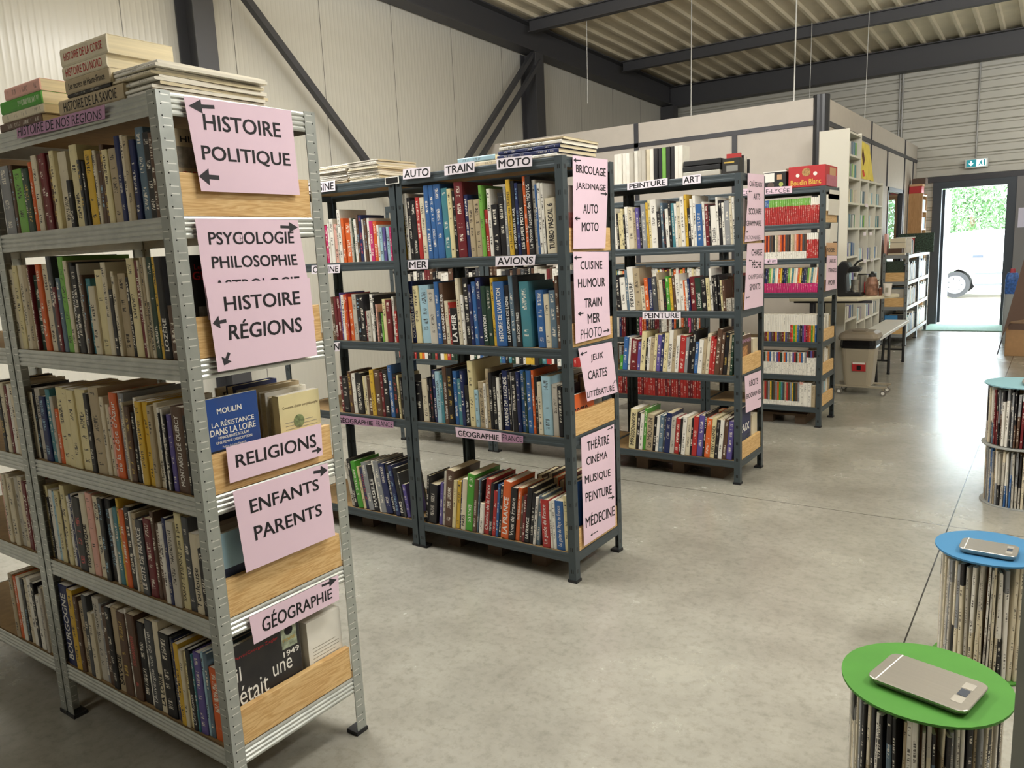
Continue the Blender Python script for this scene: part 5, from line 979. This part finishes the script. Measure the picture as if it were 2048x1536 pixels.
# round magazine drums
def drum(cx,cy,r,tiers,lab,top,mid,bot,seed,ncol):
    rD=random.Random(seed); t=thing('magazine_drum',lab,'display drum',(cx,cy,0))
    def disc(z,m,nm,rr_=r+.012,th=.006):
        V=[];n=40
        P=[(rr_*(1+.006*math.sin(5*a*2*PI/n))*math.cos(a*2*PI/n),rr_*(1+.006*math.sin(5*a*2*PI/n))*math.sin(a*2*PI/n)) for a in range(n)]
        MB().ext(P,'Z',z,z+th).build(nm,m,t)
    z=0; disc(0,bot,'base_disc')
    MB().cyl((0,0,.006),(0,0,sum(tiers)-.004),r-.062,n=24).build('core',CARD,t)
    for k,hh in enumerate(tiers):
        z1=z+hh
        disc(z1-.004,top if k==len(tiers)-1 else mid,'top_disc' if k==len(tiers)-1 else 'middle_disc',r+.018)
        # facing arc only: towards the viewer's side and the aisle
        a0=math.atan2(-cy,-cx); a=a0-1.75; nn=1
        while a<a0+1.75:
            tk=rD.uniform(.005,.013); c=rD.choice(ncol); H=hh-.014-rD.uniform(0,.03)
            o=book('folded_magazine',tk,H,.040,False,False,M_PAGE2); set_cover(o,c,rD.choice('wcuak'),rD.choice([2.,.6,.4,.8]),pr=.9)
            R_=r-rD.uniform(.0,.008)
            px=cx+R_*math.cos(a); py=cy+R_*math.sin(a)
            o.rotation_euler=(0,rD.uniform(-.02,.02),a+PI/2); o.location=(px,py,z+.0072)
            tag(o,f"{PAL[c][1]} folded magazine, {ordn(nn)} from left, "+('' if len(tiers)==1 else ('lower tier of ' if k==0 else 'upper tier of '))+ncol_name[seed],'magazine','magazines around the '+ncol_name[seed])
            a+=(tk*1.42+.0012)/r; nn+=1
        z=z1
ncol_name={1:'green-topped drum',2:'blue-topped drum carrying a scale',3:'two-tier drum'}
GRN=mat('green_card','#437f2a',.7,0,.05,12); BLU=mat('blue_card','#38739b',.7); GRY=mat('grey_card','#9a9c98',.7); LBL=mat('dull_blue_card','#7fa9b4',.7)
drum(-.200,1.875,.160,[.405],'round drum of upright magazines under a green card top, nearest the camera',GRN,GRN,GRN,1,'cctuwatkq')
drum(-.135,2.845,.14,[.40],'round drum of folded papers with a blue card top and green base',BLU,BLU,GRN,2,'cuwtcuakc')
drum(-.115,4.73,.160,[.318,.318],'two-tier round drum of magazines with a pale blue top',LBL,GRY,GRY,3,'ctwkaunqdb')
def scale_(cx,cy,z,w_,d_,rz,lab):
    t=thing('kitchen_scale',lab,'scale',(cx,cy,z),rz); stl=mat('brushed_steel','#b4b0a8',.32,.75,.04,4,stretch=(1,30,1)); ww,dd=w_/2,d_/2
    loft([(rr(ww*.93,dd*.90,.018),.003),(rr(ww*.99,dd*.98,.02),.012),(rr(ww,dd,.022),.017),(rr(ww*.985,dd*.975,.021),.0185)]).build('weighing_plate',stl,t)
    loft([(rr(ww*.8,dd*.75,.015),0),(rr(ww*.9,dd*.85,.015),.0028)]).build('underside',M_STRIP,t)
    MB().box(-ww*.80,-dd*.965,.0186,-ww*.775,dd*.965,.0190).build('fold_line',M_WHT,t)
    MB().box(ww*.62,-dd*.18,.0186,ww*.80,dd*.22,.0194).build('display',mat('lcd','#4a4f58',.2),t)
    for s in (-1,1):
        m=MB(); y0_=.28*dd if s>0 else -.62*dd; y1__=.66*dd if s>0 else -.24*dd
        m.box(ww*.60,y0_,.0186,ww*.82,y1__,.0191); b=m.build('button',mat('button_steel','#cfcbc2',.3,.6),t)
for a in ((-.192,1.845,.4075,.212,.15,math.radians(-14),'brushed steel kitchen scale on the green-topped drum'),(-.135,2.80,.4025,.16,.11,math.radians(-3),'small steel kitchen scale on the blue-topped drum'),(-.04,4.69,.6385,.17,.13,0,'steel kitchen scale on the two-tier drum, cut by the frame edge')): scale_(*a)
